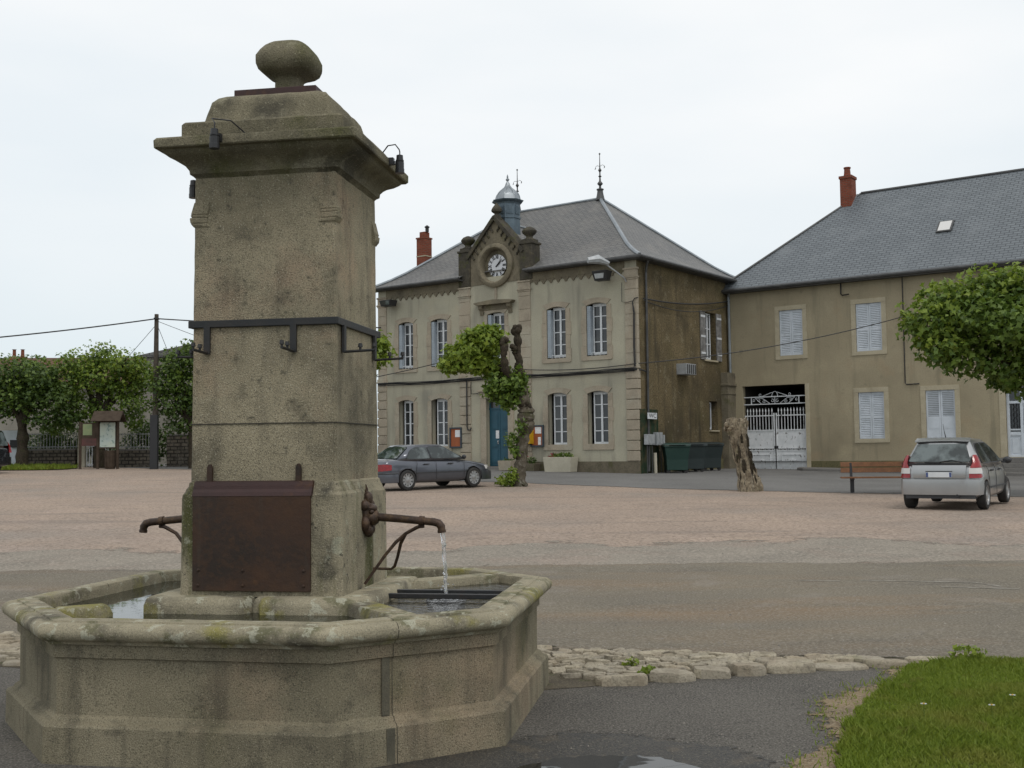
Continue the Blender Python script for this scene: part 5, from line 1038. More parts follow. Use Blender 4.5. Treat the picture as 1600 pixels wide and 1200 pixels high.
for s in (-1, 1):
    A, B, C_, D = (xr0, s*wb, z0), (xf0, s*wb, z0), (xf1, s*wr_, z1), (xr1, s*wr_, z1)
    if s > 0: A, B, C_, D = B, A, D, C_
    fl = (lambda P: P) if s < 0 else (lambda P: [(1-a, b) for a, b in P])
    for P in ([(.17,.07),(.49,.07),(.47,.90),(.20,.88),(.16,.6)], [(.52,.07),(.90,.07),(.97,.13),(.99,.70),(.93,.90),(.50,.90)]):
        P = rpoly(P, .07); mb = MB(); quad_panel(mb, A, B, C_, D, fl(P), .012, .01); o = mb.build('side_window', Mt['carglass'], HB)
        cx_ = sum(p[0] for p in P)/len(P); cy_ = sum(p[1] for p in P)/len(P); mb = MB(); quad_panel(mb, A, B, C_, D, fl([(cx_+(a-cx_)*1.06, cy_+(b-cy_)*1.08) for a, b in P]), .008, .012); mb.build('window_trim', Mt['trim'], o)
    mb = MB(); mb.loft([[(-1.885-.004,s*.60,.685),(-1.88-.004,s*.60,.775),(-1.80,s*.60,.775),(-1.80,s*.60,.685)],[(-1.865-.004,s*.71,.685),(-1.85-.004,s*.71,.775),(-1.7,s*.71,.775),(-1.7,s*.71,.685)],[(-1.765-.004,s*(.812+.004),.685),(-1.745-.004,s*(.80+.004),.775),(-1.6,s*.77,.775),(-1.6,s*.78,.685)],[(-1.68,s*(.832+.004),.685+.02),(-1.67,s*(.82+.004),.775-.01),(-1.6,s*.80,.775-.01),(-1.6,s*.80,.685+.02)]]); lamp = mb.build('tail_lamp', Mt['redl'], HB, 40)
    mb = MB(); mb.loft([[(-1.885-.003,s*.60,.778),(-1.88-.003,s*.60,.895),(-1.80,s*.60,.895),(-1.80,s*.60,.778)],[(-1.865-.003,s*.71,.778),(-1.85-.003,s*.71,.895),(-1.7,s*.71,.895),(-1.7,s*.71,.778)],[(-1.765-.003,s*(.812+.003),.778),(-1.745-.003,s*(.80+.003),.895),(-1.6,s*.77,.895),(-1.6,s*.78,.778)],[(-1.68,s*(.832+.003),.778+.02),(-1.67,s*(.82+.003),.895-.01),(-1.6,s*.80,.895-.01),(-1.6,s*.80,.778+.02)]]); _ = mb.build('reversing_lamp', Mt['clearl'], lamp, 40)
    mb = MB(); mb.loft([[(-1.878,s*.62,.90),(-1.85,s*.715,.90),(-1.745,s*.808,.90),(-1.68,s*.82,.90),(-1.70,s*.70,.90)],[(-1.815,s*.665,1.0),(-1.79,s*.74,1.0),(-1.71,s*.785,1.0),(-1.66,s*.79,1.0),(-1.68,s*.70,1.0)],[(-1.745,s*.655,1.12),(-1.715,s*.715,1.12),(-1.66,s*.745,1.12),(-1.62,s*.745,1.12),(-1.64,s*.66,1.12)],[(-1.70,s*.655,1.17),(-1.68,s*.69,1.17),(-1.64,s*.715,1.17),(-1.61,s*.71,1.17),(-1.63,s*.65,1.17)]], True, True); mb.build('upper_tail_lamp', Mt['redl'], HB, 40)
    mb = MB(); mb.ball((.86, s*.91, 1.0), (.07,.10,.08), 8, 6); mb.box(.80, min(s*.78,s*.88), .94, .88, max(s*.78,s*.88), .98); mb.build('wing_mirror', Mt['trim'], HB, True)
    for x in (-.62, .28):
        mb = MB(); mb.box(x-.10, s*.842-.025, .80, x+.10, s*.842+.025, .835); mb.build('door_handle', Mt['trim'], HB, False, .01)
mb = MB(); quad_panel(mb, (xr0-.055,.66,z0+.06), (xr0-.055,-.66,z0+.06), (xr1-.075,-.52,z1-.02), (xr1-.075,.52,z1-.02), rpoly([(.015,.03),(.985,.03),(.965,.90),(.035,.90)], .06), .014, .012); mb.build('rear_screen', Mt['carglass'], HB)
mb = MB(); quad_panel(mb, (xf0+.03,-.70,z0+.02), (xf0+.03,.70,z0+.02), (xf1+.03,.53,z1), (xf1+.03,-.53,z1), rpoly([(.03,.04),(.97,.04),(.94,.93),(.06,.93)], .08), .012, .01); mb.build('windscreen', Mt['carglass'], HB)
mb = MB(); mb.loft([[(-1.50,y,1.445+.02*(1-(y/.56)**2)) for y in (-.56,-.3,0,.3,.56)]+[(-1.30,y,1.515+.012*(1-(y/.56)**2)) for y in (.56,.3,0,-.3,-.56)], [(-1.50,y,1.475+.02*(1-(y/.56)**2)) for y in (-.56,-.3,0,.3,.56)]+[(-1.30,y,1.53+.012*(1-(y/.56)**2)) for y in (.56,.3,0,-.3,-.56)]]); mb.build('spoiler', Mt['silver'], HB, 50)
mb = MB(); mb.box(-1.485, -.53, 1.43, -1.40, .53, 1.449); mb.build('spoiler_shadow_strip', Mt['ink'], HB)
mb = MB(); mb.box(-1.862, -.60, .965, -1.82, .60, .99); mb.build('tailgate_strip', Mt['ink'], HB)
mb = MB(); mb.tube([(-1.845,.02,1.02),(-1.82,-.25,1.06),(-1.835,-.46,1.02)], .011, 5); mb.tube([(-1.85,-.02,1.01),(-1.82,.3,1.02)], .02, 5); mb.build('wiper', Mt['ink'], HB)
mb = MB(); mb.loft([[(-1.895,y,.69) for y in (-.53,-.3,0,.3,.53)]+[(-1.82,y,.69) for y in (.53,.3,0,-.3,-.53)], [(-1.905,y,.80) for y in (-.54,-.3,0,.3,.54)]+[(-1.8,y,.80) for y in (.54,.3,0,-.3,-.54)], [(-1.875,y,.955) for y in (-.55,-.3,0,.3,.55)]+[(-1.8,y,.955) for y in (.55,.3,0,-.3,-.55)]]); mb.build('tailgate', Mt['silver'], HB, 50)
mb = MB(); mb.box(-1.925, -.26, .70, -1.904, .26, .81); mb.build('number_plate', Mt['white'], HB, False, .004)
mb = MB(); mb.box(-1.928, .215, .705, -1.9255, .258, .805); mb.box(-1.928, -.258, .705, -1.9255, -.215, .805); mb.build('plate_band', pm('plate_blue', (.06,.09,.22), None, 1, None, 5, 0, .47, [], .4, 0), HB)
mb = MB(); mb.box(-1.915, -.27, .815, -1.90, .27, .835); mb.build('plate_lamp_bar', Mt['trim'], HB)
wrapbump(-1.90, .42, .80, .33, .66, 'rear_bumper', Mt['silver'], -1); wrapbump(1.93, .5, .76, .25, .52, 'front_bumper', Mt['silver'], 1); 
mb = MB(); mb.box(-1.88, -.70, .25, -1.6, .70, .335); mb.build('rear_valance', Mt['trim'], HB); 
mb = MB(); mb.tube([(-1.93,-.36,.31),(-1.7,-.36,.31)], .035, 10); mb.build('exhaust', Mt['ink'], HB)
mb = MB(); mb.tube([(-1.1,0,1.53),(-1.25,0,1.70),(-1.33,0,1.84)], [.012,.006,.003], 5); mb.build('aerial', Mt['ink'], HB)
mb = MB()
for s in (-1, 1):
    for xa, xb in ((-.18,-.2), (.82,.85), (-.98,-1.05)): mb.tube([(xa, s*.842, .32), (xa, s*.845, .6), (xb, s*.832, .83), (xb, s*.79, .93)], .006, 4)
    mb.box(-.85, s*.845-.005, .44, .85, s*.845+.005, .47)
mb.build('door_gap', Mt['trim'], HB)
mb = MB(); mb.box(-1.3, -.5, .30, 1.3, .5, .36); mb.build('underbody', Mt['ink'], HB)
# --- dark people carrier at the left edge: only its tail shows
DC = thing('parked_people_carrier', 'black people carrier cut by the left edge of the picture', 'car', (-22.62, 45.2, 0), rad(180-12)); DC.location.z = G(-22.75, 45.2); SD_ = DC
st = [(-2.15,.62,.40,.75,.8),(-2.12,.78,.28,.98,1.0),(-2.0,.86,.24,1.03,1.05),(-1.4,.89,.22,1.02,1.06),(-.4,.90,.20,1.0,1.04),(.6,.90,.20,.98,1.02),(1.2,.88,.22,.93,1.0),(1.7,.84,.24,.82,.9),(2.05,.74,.28,.66,.72),(2.18,.5,.36,.55,.6)]
smooth_loft_body(st, 'body', Mt['navycar'], DC, (-1.35, 1.4), .36)
for wx in (-1.35, 1.4):
    for s in (-1, 1): wheel(DC, wx, s*.80, .33, s, 7)
xr0, xr1, xf1, xf0, wb, wr_, z0, z1 = -2.05, -1.86, .35, 1.45, .84, .68, 1.0, 1.66
glasshouse(DC, Mt['navycar'], xr0, xr1, xf1, xf0, wb, wr_, z0, z1, .05, .04)
for s in (-1, 1):
    A, B, C_, D = (xr0, s*wb, z0), (xf0, s*wb, z0), (xf1, s*wr_, z1), (xr1, s*wr_, z1)
    if s > 0: A, B, C_, D = B, A, D, C_
    fl = (lambda P: P) if s < 0 else (lambda P: [(1-a, b) for a, b in P])
    for P in ([(.05,.1),(.30,.1),(.29,.9),(.06,.9)], [(.33,.08),(.6,.08),(.58,.9),(.31,.9)], [(.63,.08),(.93,.08),(.98,.2),(.97,.9),(.6,.9)]):
        mb = MB(); quad_panel(mb, A, B, C_, D, fl(rpoly(P, .05)), .012, .01); mb.build('side_window', Mt['carglass'], DC)
    mb = MB(); mb.loft([[(-2.17,s*.62,.80),(-2.16,s*.82,.80),(-1.98,s*.885,.80)],[(-2.13,s*.66,1.05),(-2.1,s*.80,1.05),(-1.95,s*.87,1.05)],[(-2.05,s*.70,1.22),(-2.0,s*.78,1.22),(-1.92,s*.82,1.22)]], True, True); mb.build('tail_lamp', Mt['redl'], DC)
mb = MB(); quad_panel(mb, (xr0-.05,.72,z0+.05), (xr0-.05,-.72,z0+.05), (xr1-.05,-.58,z1), (xr1-.05,.58,z1), rpoly([(.03,.04),(.97,.04),(.94,.93),(.06,.93)], .08), .014, .01); mb.build('rear_screen', Mt['carglass'], DC)
wrapbump(-2.16, .45, .87, .30, .62, 'rear_bumper', Mt['navycar'], -1)
# ---------------------------------------------------------------- street furniture
def thw(x, y, O=(5.087, 45)): return Vector(O)+ex*x+ey*y
BN = thing('park_bench', 'brown slatted wooden bench on two black posts beside the silver car', 'bench', (10.35, 31.85, G(10.35, 31.85)), rad(-9))
mb = MB()
for y, z in ((-.20,.44),(-.06,.445),(.08,.44)): mb.box(-1.03, y-.06, z-.02, 1.0, y+.06, z+.02)
mb.build('seat', Mt['wood'], BN, False, .006, 1)
mb = MB()
for z, y in ((.58,.185),(.745,.215)): mb.prism([(y-.02,z),(y+.02,z-.004),(y+.05,z+.13),(y+.01,z+.135)], -1.0, 1.0, 'x')
mb.build('backrest', Mt['wood'], BN, False, .006, 1)
for x in (-.72, .72):
    mb = MB(); mb.box(x-.05, -.06, -.02, x+.05, .06, .42); mb.box(x-.04, -.24, .38, x+.04, .16, .42); mb.prism([(.10,.38),(.16,.38),(.27,.86),(.22,.86)], x-.035, x+.035, 'x'); mb.build('leg', Mt['black'], BN, False, .006, 1)
    mb = MB(); mb.box(x-.32, -.2, -.06, x+.28, .2, .012); mb.build('footing', Mt['pave'], BN)
# notice boards, letter box, planters on the town hall front
for x, lab, pp in ((-9.42, 'orange cork notice board left of the teal door, beside the grey blue saloon', ((-.03,.02,.26,.34),)), (-4.95, 'orange cork notice board in a dark frame between the yellow post box and a window', ((-.10,.10,.22,.38),(.05,-.38,.20,-.05)))):
    p = thw(x, -.06); t = thing('notice_board', lab, 'notice board', (p.x, p.y, 1.52+.72), A36, 'notice boards on the town hall front')
    mb = MB(); mb.box(-.34, -.06, -.46, -.28, .02, .46); mb.box(.28, -.06, -.46, .34, .02, .46); mb.box(-.28, -.06, .40, .28, .02, .46); mb.box(-.28, -.06, -.46, .28, .02, -.40); mb.build('frame', pm('board_frame', (.03,.045,.06), None, 1, None, 5, 0, .47, [], .5, .05), t)
    mb = MB(); mb.box(-.28, -.02, -.40, .28, .0, .40); mb.build('cork', Mt['orange'], t)
    for a, b, c, d in pp: mb = MB(); mb.box(a, -.028, b, c, -.021, d); mb.build('paper_notice', Mt['paper'], t)
p = thw(-5.38, -.06); t = thing('post_box', 'yellow wall mounted post box right of the teal door', 'post box', (p.x, p.y, 1.18+.72), A36)
mb = MB(); mb.box(-.25, -.34, 0, .25, -.0, .50); mb.prism([(-.36,.50),(-.30,.56),(0,.58),(0,.50)], -.26, .26, 'x'); mb.build('box', Mt['yellow'], t, False, .02); mb = MB(); mb.box(-.18, -.345, .40, .18, -.338, .43); mb.build('slot', Mt['ink'], t); mb = MB(); mb.box(-.18, -.346, .30, .0, -.3402, .36); mb.build('collection_label', Mt['white'], t)
def leaf_cloud(name, blobs, n, ls, mat, parent, seed=1, flat=0, rng_lo=.3):
    g = np.random.default_rng(seed); vols = np.array([(b[3]*b[4]*b[5])**(2/3) for b in blobs]); cnt = np.maximum(1, (n*vols/vols.sum()).astype(int)); Ps = []; Ns = []
    for b, k in zip(blobs, cnt):
        d = g.normal(size=(k, 3)); d /= np.linalg.norm(d, axis=1)[:, None]; rr = g.uniform(rng_lo**3, 1.0, k)**(1/3)
        rr *= 1+.18*np.sin(d[:, 0]*5+seed)*np.sin(d[:, 1]*6+b[0])*1.0+.10*np.sin(d[:, 2]*11+b[1]*3); rr *= 1+.22*np.sin(np.arctan2(d[:, 1], d[:, 0])*4+b[1]*7+seed)*np.cos(d[:, 2]*5+b[0]*3); Ps.append(np.array(b[:3])+d*np.array(b[3:6])*rr[:, None]+g.normal(size=(k, 3))*.10*min(b[3:6])); Ns.append(d)
    P = np.concatenate(Ps); D = np.concatenate(Ns); k = len(P)
    nrm = D*.55+g.normal(size=(k, 3))*.55+np.array([0, 0, .5]); nrm /= np.linalg.norm(nrm, axis=1)[:, None]
    a = g.normal(size=(k, 3)); a[:, 2] -= .5; u = a-nrm*(a*nrm).sum(1)[:, None]; u /= np.linalg.norm(u, axis=1)[:, None]; v = np.cross(nrm, u)
    s = ls*g.uniform(.6, 1.25, k)[:, None]; V = np.empty((k, 8, 3))
    for i, (x, y, z) in enumerate(((-.5,0,0),(-.22,.20,.02),(-.12,.52,.06),(.16,.22,.02),(.62,0,-.10),(.16,-.22,.02),(-.12,-.52,.06),(-.22,-.20,.02))): V[:, i] = P+u*s*x+v*s*y+nrm*s*z
    return mesh_np(name, V.reshape(-1, 3), np.arange(k*8).reshape(-1, 8), mat, parent)
p = thw(-3.58, -.35); t = thing('concrete_planter', 'large white rectangular concrete planter under the right hand windows', 'planter', (p.x, p.y, G(p.x, p.y)), A36)
mb = MB(); mb.loft([rect(-.64,-.26,.64,.26,0), rect(-.70,-.29,.70,.29,.62), rect(-.64,-.23,.64,.23,.62), rect(-.62,-.22,.62,.22,.5)], True, True); mb.build('trough', Mt['concr'], t, False, .01, 1)
leaf_cloud('foliage', [(-.2,0,.66,.3,.18,.13),(.2,0,.68,.28,.18,.16),(.45,0,.66,.14,.15,.10)], 260, .10, Mt['leaf'], t, 3); leaf_cloud('blossom', [(-.42,0,.68,.18,.18,.12)], 60, .08, Mt['flower'], t, 4)
p = thw(-6.0, -.75); t = thing('stone_planter', 'square stone planter beside the door step partly behind the leaning tree', 'planter', (p.x, p.y, G(p.x, p.y)+.02), A36)
mb = MB(); mb.loft([rect(-.3,-.28,.3,.28,0), rect(-.34,-.31,.34,.31,.42), rect(-.28,-.26,.28,.26,.42), rect(-.27,-.25,.27,.25,.35)], True, True); mb.build('trough', Mt['pink'], t, False, .01, 1); leaf_cloud('foliage', [(0,0,.44,.26,.24,.08)], 120, .07, Mt['leafd'], t, 5)
p = thw(-5.2, -.4); t = thing('flower_trough', 'low mossy stone flower trough under the yellow post box', 'planter', (p.x, p.y, G(p.x, p.y)), A36)
mb = MB(); mb.loft([rect(-.42,-.2,.42,.2,0), rect(-.48,-.23,.48,.23,.32), rect(-.42,-.18,.42,.18,.32), rect(-.4,-.17,.4,.17,.25)], True, True); mb.build('trough', Mt['base'], t, False, .01, 1); leaf_cloud('foliage', [(.2,0,.44,.26,.16,.16)], 160, .08, Mt['leafd'], t, 6); leaf_cloud('blossom', [(-.25,0,.55,.2,.14,.28)], 150, .08, Mt['flower'], t, 7)
# lamps on the town hall
p = thw(-.45, -.06); t = thing('wall_lamp', 'white hooded lamp on a bent arm high at the right corner of the town hall', 'lamp', (p.x, p.y, 8.0+.72-.1), A36)
mb = MB(); mb.tube([(0,0,-.2),(-.02,-.1,-.05),(-.25,-.55,.25),(-.5,-.9,.52)], .03, 6); mb.build('arm', Mt['acg'], t)
mb = MB(); mb.loft([[(-.45+.14*math.cos(a)*k, -.82+.1*math.sin(a)*k, .5+h) for a in np.linspace(0, 5.5, 8)] for k, h in ((.6,0),(1,.06))]); mb.tube([(-.36,-.75,.50),(-.60,-1.15,.64),(-.88,-1.50,.58)], [.09,.19,.12], 8); mb.build('hood', Mt['acg'], t, True)
p = thw(-1.28, -.10); t = thing('floodlight', 'black floodlight with a pale lens below the white hooded lamp', 'floodlight', (p.x, p.y, 7.75+.72), A36)
mb = MB(); mb.loft([rect(-.28,-.62,.26,-.28,0.02), rect(-.36,-.72,.34,-.22,.42)], True, True); mb.tube([(0,.1,.1),(0,-.3,.2)], .03, 5); mb.build('housing', Mt['black'], t, False, .02); mb = MB(); mb.add([(-.2,-.672,.1),(.18,-.672,.1),(.22,-.70,.30),(-.24,-.70,.30)], [(0,1,2,3)]); mb.build('lens', Mt['acg'], t)
p = thw(-13.15, -.08); t = thing('floodlight', 'black floodlight near the left eaves of the town hall', 'floodlight', (p.x, p.y, 7.75+.72), A36)
mb = MB(); mb.loft([rect(-.30,-.55,.30,-.15,0.0), rect(-.36,-.62,.36,-.1,.28)], True, True); mb.tube([(0,.1,.3),(0,-.3,.3)], .03, 5); mb.build('housing', Mt['black'], t, False, .02); mb = MB(); mb.add([(-.24,-.57,.06),(.24,-.57,.06),(.28,-.61,.24),(-.28,-.61,.24)], [(0,1,2,3)]); mb.build('lens', Mt['carglass'], t)
# WC sign, green boards, meters, air conditioner, bins on the side wall
AS = A36+math.pi/2
p = thw(.03, .72); t = thing('painted_board', 'tall green painted board behind the WC sign and meter boxes', 'board', (p.x, p.y, .72), AS)
mb = MB(); mb.box(-.70, -.03, -.3, .72, .02, 2.52); 
for x in (-.7, .0, .66): mb.box(x, -.05, -.3, x+.06, -.03, 2.5)
tmp = mb.build('board', Mt['green'], t)
p = thw(.20, .72); t = thing('wc_sign', 'small white WC sign above the meter boxes', 'sign', (p.x, p.y, .72+2.12), AS)
mb = MB(); mb.box(-.37, -.02, 0, .37, .01, .25); mb.build('plate', Mt['white'], t); mb = MB(); text_into(mb, 'WC', Matrix.Translation((0, -.024, .125)) @ Matrix.Rotation(math.pi/2, 4, 'X') @ Matrix.Diagonal((1.35,1,1,1)), .26, 0, .002); mb.build('lettering', Mt['ink'], t)
p = thw(.16, .75); t = thing('meter_cabinet', 'row of pale grey meter boxes on thin legs under the WC sign', 'meter boxes', (p.x, p.y, .72), AS)
for k, (x, z, h, w_) in enumerate(((-.50,1.08,.42,.26),(-.22,1.08,.42,.34),(.24,1.06,.52,.22),(.50,1.06,.52,.22),(.73,1.06,.42,.14))):
    mb = MB(); mb.box(x-w_/2, -.16, z, x+w_/2, .02, z+h); mb.box(x-w_/2+.03, -.17, z+.04, x+w_/2-.03, -.16, z+h-.04); mb.build('meter_box', Mt['acg'], t, False, .008, 1)
for x in (-.5, -.1, .65): mb = MB(); mb.tube([(x,-.05,-.1),(x,-.05,1.08)], .022, 6); mb.build('leg', Mt['gutter'], t)
mb = MB(); mb.tube([(-.02,-.15,-.1),(-.04,-.15,.75)], .07, 8); mb.build('pipe_stub', Mt['concr'], t)
p = thw(.0, 3.72); t = thing('air_conditioner', 'white air conditioning grille box sticking out of the brown side wall', 'air conditioner', (p.x, p.y, .72+4.06), AS)
mb = MB(); mb.box(-.45, -.48, 0, .45, .1, .46); 
for k in range(5): mb.box(-.42+k*.18, -.50, .03, -.32+k*.18, -.48, .43, 1)
mb.build('casing', [Mt['acg'], Mt['gutter']], t, False, .01, 1)
def wheelie(name, lab, x, y, mat, rz):
    p = thw(x, y); t = thing(name, lab, 'bin', (p.x, p.y, G(p.x, p.y)), AS+rz, 'wheeled bins along the side wall')
    mb = MB(); mb.loft([rect(-.42,-.34,.42,.34,.12), rect(-.44,-.36,.44,.36,.55), rect(-.51,-.43,.51,.40,1.04), rect(-.54,-.46,.54,.42,1.06), rect(-.54,-.46,.54,.42,1.12)]); mb.build('tub', mat, t, False, .025)
    mb = MB(); mb.loft([rect(-.56,-.47,.56,.43,1.13), rect(-.53,-.42,.53,.42,1.18), rect(-.38,-.2,.38,.40,1.23)]); mb.box(-.34, -.52, 1.13, .34, -.46, 1.16); mb.build('lid', mat, t, False, .015)
    for wx in (-.36, .36):
        for wy in (-.28, .28): mb = MB(); mb.lathe([(.03,-.03),(.085,-.025),(.085,.025),(.03,.03)], n=12, M=Matrix.Translation((wx, wy, .085)) @ Matrix.Rotation(math.pi/2, 4, 'X')); mb.box(wx-.03, wy-.04, .08, wx+.03, wy+.04, .13); mb.build('wheel', Mt['rubber'], t)
wheelie('wheeled_bin', 'bright green wheeled bin nearest the WC sign', .80, 1.55, Mt['bing'], rad(-52)); wheelie('wheeled_bin', 'dark wheeled bin in the middle of the three', .70, 3.10, Mt['bink'], rad(-34)); wheelie('wheeled_bin', 'dark wheeled bin nearest the white driveway gate', .66, 4.75, Mt['bink'], rad(-30))
# information shelter and litter bin
IB = thing('information_shelter', 'rustic wooden shelter with a shingled roof over a map panel', 'notice shelter', (-18.65, 50, G(-18.65, 50)), rad(3))
for x in (-.62, .15, 1.02): mb = MB(); mb.tube([(x,0,-.1),(x,0,2.35 if x > 0 else 2.1)], .065, 8); mb.build('post', Mt['dwood'], IB)
mb = MB(); mb.prism([(-.55,2.12),(-.50,2.09),(0,2.48),(.5,2.09),(.55,2.12),(0,2.58)], -.02, 1.25, 'x'); mb.prism([(-.4,2.1),(.4,2.1),(0,2.45)], .12, .18, 'x'); mb.prism([(-.4,2.1),(.4,2.1),(0,2.45)], 1.0, 1.06, 'x'); mb.build('roof', Mt['dwood'], IB)
mb = MB(); mb.box(.22, -.03, .9, .95, .03, 2.1); mb.box(-.56, -.02, 1.3, .10, .02, 2.05); mb.build('backboard', Mt['dwood'], IB)
mapm = pm('map_sheet', (.46,.50,.40), (.40,.47,.44), 2, None, 5, 0, .47, [((.12,.20,.18), 7, .55, .62, .75), ((.50,.46,.28), 3, .6, .7, .6)], .5, 0)
mb = MB(); mb.box(.25, -.045, .96, .92, -.031, 2.06); mb.build('map_panel', mapm, IB); mb = MB(); mb.box(-.5, -.035, 1.5, -.1, -.021, 2.0); mb.build('poster', pm('poster_green', (.24,.27,.13), (.17,.22,.11), 4, None, 5, 0, .47, [], .6, 0), IB); mb = MB(); mb.box(-.56, -.03, 1.02, .1, -.0205, 1.36); mb.build('sign_panel', pm('dull_red_panel', (.10,.035,.03), (.06,.03,.025), 5, None, 5, 0, .47, [], .7, 0), IB)
LB = thing('litter_bin', 'dark round litter bin standing under the map panel', 'bin', (-17.98, 50.1, G(-17.98, 50.1))); mb = MB(); mb.lathe([(.20,0),(.23,.1),(.24,.72),(.25,.75),(.25,.82),(.21,.82),(.20,.6)], n=16)
for k in range(12): a = k*math.pi/6; mb.box(.235, -.03, .1, .25, .03, .7, 0, Matrix.Rotation(a, 4, 'Z'))
mb.build('drum', Mt['dwood'], LB, 40)
UP = thing('utility_pole', 'tall dark wooden utility pole with a small crossarm behind the left trees', 'utility pole', (-15.95, 50, G(-15.95, 50)-.05))
mb = MB(); mb.tube([(0,0,-.1),(.02,0,4),(.03,0,6.98)], [.14,.12,.09], 10); mb.build('post', Mt['pole'], UP); mb = MB(); mb.box(-.38, -.05, 5.02, .42, .05, 5.07); mb.box(-.05, -.16, 6.75, .12, .16, 6.81); mb.build('crossarm', Mt['iron'], UP)
mb = MB(); mb.box(-.16, -.22, .0, .16, .02, 2.45); mb.build('cable_guard', Mt['black'], UP)
def wire(lab, a, b, sag, rr_=.018):
    a, b = Vector(a), Vector(b); mb = MB(); mb.tube([a.lerp(b, t)-Vector((0, 0, sag*4*t*(1-t))) for t in np.linspace(0, 1, 20)], rr_, 5); o = mb.build('overhead_wire', Mt['wire']); tag(o, lab, 'wire', 'overhead wires'); return o
top = Vector((-15.92, 50, 7.72))
wire('thick black cable rising from the left edge to the top of the utility pole', top, (-31, 40, 5.3), .3, .03)
wire('cable running right from the top of the utility pole behind the fountain pillar', top, (-4, 54, 7.6), .1, .028)
wire('thin stay wire slanting down left from the utility pole', top-Vector((0,0,.25)), (-19.5, 53, 4.9), .05, .012)
wire('thin stay wire slanting down right from the utility pole', top-Vector((0,0,.1)), (-11, 54, 5.8), .05, .012)
wire('thin steep stay wire just right of the utility pole', top-Vector((0,0,.2)), (-14.9, 51, 4.4), .02, .012)
q1 = thw(-8.9, -.15); q0 = thw(-17, -3)
wire('black cable crossing the left half of the town hall front to the pollarded tree', (q1.x, q1.y, 5.15+.72), (q0.x, q0.y, 3.85+.72), .15, .02)
q2 = thw(-.1, -.12); q3 = thw(-8.3, -.15)
wire('black cable strung along the right half of the town hall front', (q2.x, q2.y, 4.34+.72), (q3.x, q3.y, 4.75+.72), .25, .018)
q4 = loc2w(RO, 8.05, -.05)
wire('black cable from the town hall corner across the shuttered windows to the right tree', (q2.x, q2.y, 4.34+.72), (q4.x, q4.y, 6.55+.52), .28, .02)
q5 = thw(.1, .35); q6 = loc2w(RO, .1, -.1)
wire('upper cable from the town hall corner to the downpipe of the house', (q5.x, q5.y, 7.02+.72), (q6.x, q6.y, 7.9+.52), .18, .03)
wire('lower slack cable from the town hall corner to the downpipe of the house', (q5.x, q5.y, 6.95+.72), (q6.x, q6.y, 7.7+.52), .38, .018)
# ---------------------------------------------------------------- trees
def limb(mb, pts, rs, n=9, knob=0, seed=1):
    g = random.Random(seed); P = [Vector(p) for p in pts]; out_ = []; ro = []
    for i in range(len(P)-1):
        for k in range(6): t = k/6; out_.append(P[i].lerp(P[i+1], t)+Vector((g.uniform(-1,1), g.uniform(-1,1), 0))*rs[i]*.12); ro.append((rs[i]*(1-t)+rs[i+1]*t)*g.uniform(.88, 1.14+knob))
    out_.append(P[-1]); ro.append(rs[-1]); mb.tube(out_, ro, n)
PT = thing('pollarded_tree', 'gnarled pollarded plane tree with one leafy side in front of the teal door', 'tree', (.18, 37, G(.18, 37)-.03))
mb = MB(); limb(mb, [(0,0,-.1),(.02,0,.15),(.08,0,1.0),(.18,0,1.7)], [.33,.24,.185,.18], 12, .08, 2); limb(mb, [(.18,0,1.6),(.28,0,2.1),(.26,0,2.6),(.08,0,3.3)], [.19,.23,.21,.16], 10, .3, 3)
tr = mb.build('trunk', Mt['bark'], PT, 40)
mb = MB(); g = random.Random(6)
for k in range(26): a = g.uniform(0, 6.28); z = g.uniform(1.75, 2.75); mb.ball((.26+.18*math.cos(a), .18*math.sin(a), z), g.uniform(.05, .10), 7, 5, 0, .3, g)
limb(mb, [(.05,0,3.2),(.10,0,3.8),(.04,.05,4.5),(.02,.05,5.0)], [.15,.11,.08,.10], 8, .4, 7); limb(mb, [(0,0,3.2),(-.36,-.3,3.8),(-.46,-.45,4.3),(-.40,-.45,4.7)], [.14,.11,.09,.11], 8, .4, 8); limb(mb, [(.1,0,4.0),(-.08,0,4.4),(-.10,0,4.55)], [.06,.05,.10], 7, .4, 9)
limb(mb, [(-.4,0,3.9),(-.9,.1,4.0),(-1.5,.1,4.1)], [.12,.10,.07], 7, .2, 10); limb(mb, [(-.05,0,3.0),(-.5,-.2,3.3),(-.9,-.2,3.5)], [.1,.07,.04], 6, .2, 11)
for c, r_ in (((.02,.05,5.22),.19),((.02,.05,5.02),.12),((.04,.05,4.72),.09),((-.40,-.45,4.80),.16),((-.50,-.45,4.7),.12),((-.12,0,4.60),.12),((.05,0,3.95),.16)): 
    for k in range(6): mb.ball((c[0]+g.uniform(-.4,.4)*r_, c[1]+g.uniform(-.4,.4)*r_, c[2]+g.uniform(-.4,.4)*r_), r_*g.uniform(.5, .85), 7, 5, 0, .2, g)
mb.build('pollard_limb', Mt['barkd'], PT, 60)
leaf_cloud('crown', [(-1.15,.2,4.75,.72,.7,.50),(-1.75,.2,4.4,.62,.6,.42),(-2.15,.2,4.1,.48,.5,.33),(-1.35,.2,4.15,.7,.6,.40),(-.80,.2,3.95,.45,.4,.36),(-1.0,.3,5.15,.55,.5,.26),(-1.5,.2,5.0,.42,.4,.28),(-.72,.3,4.95,.3,.3,.25)], 4600, .19, Mt['leafy'], PT, 21, rng_lo=.5)
leaf_cloud('low_shoots', [(-.5,-.1,3.35,.55,.45,.45),(-.05,-.1,3.5,.40,.4,.42),(-.30,-.1,2.9,.42,.35,.34),(-.8,0,3.15,.36,.35,.28),(.12,0,3.2,.25,.3,.4)], 1500, .17, Mt['leaf'], PT, 22, rng_lo=.5)
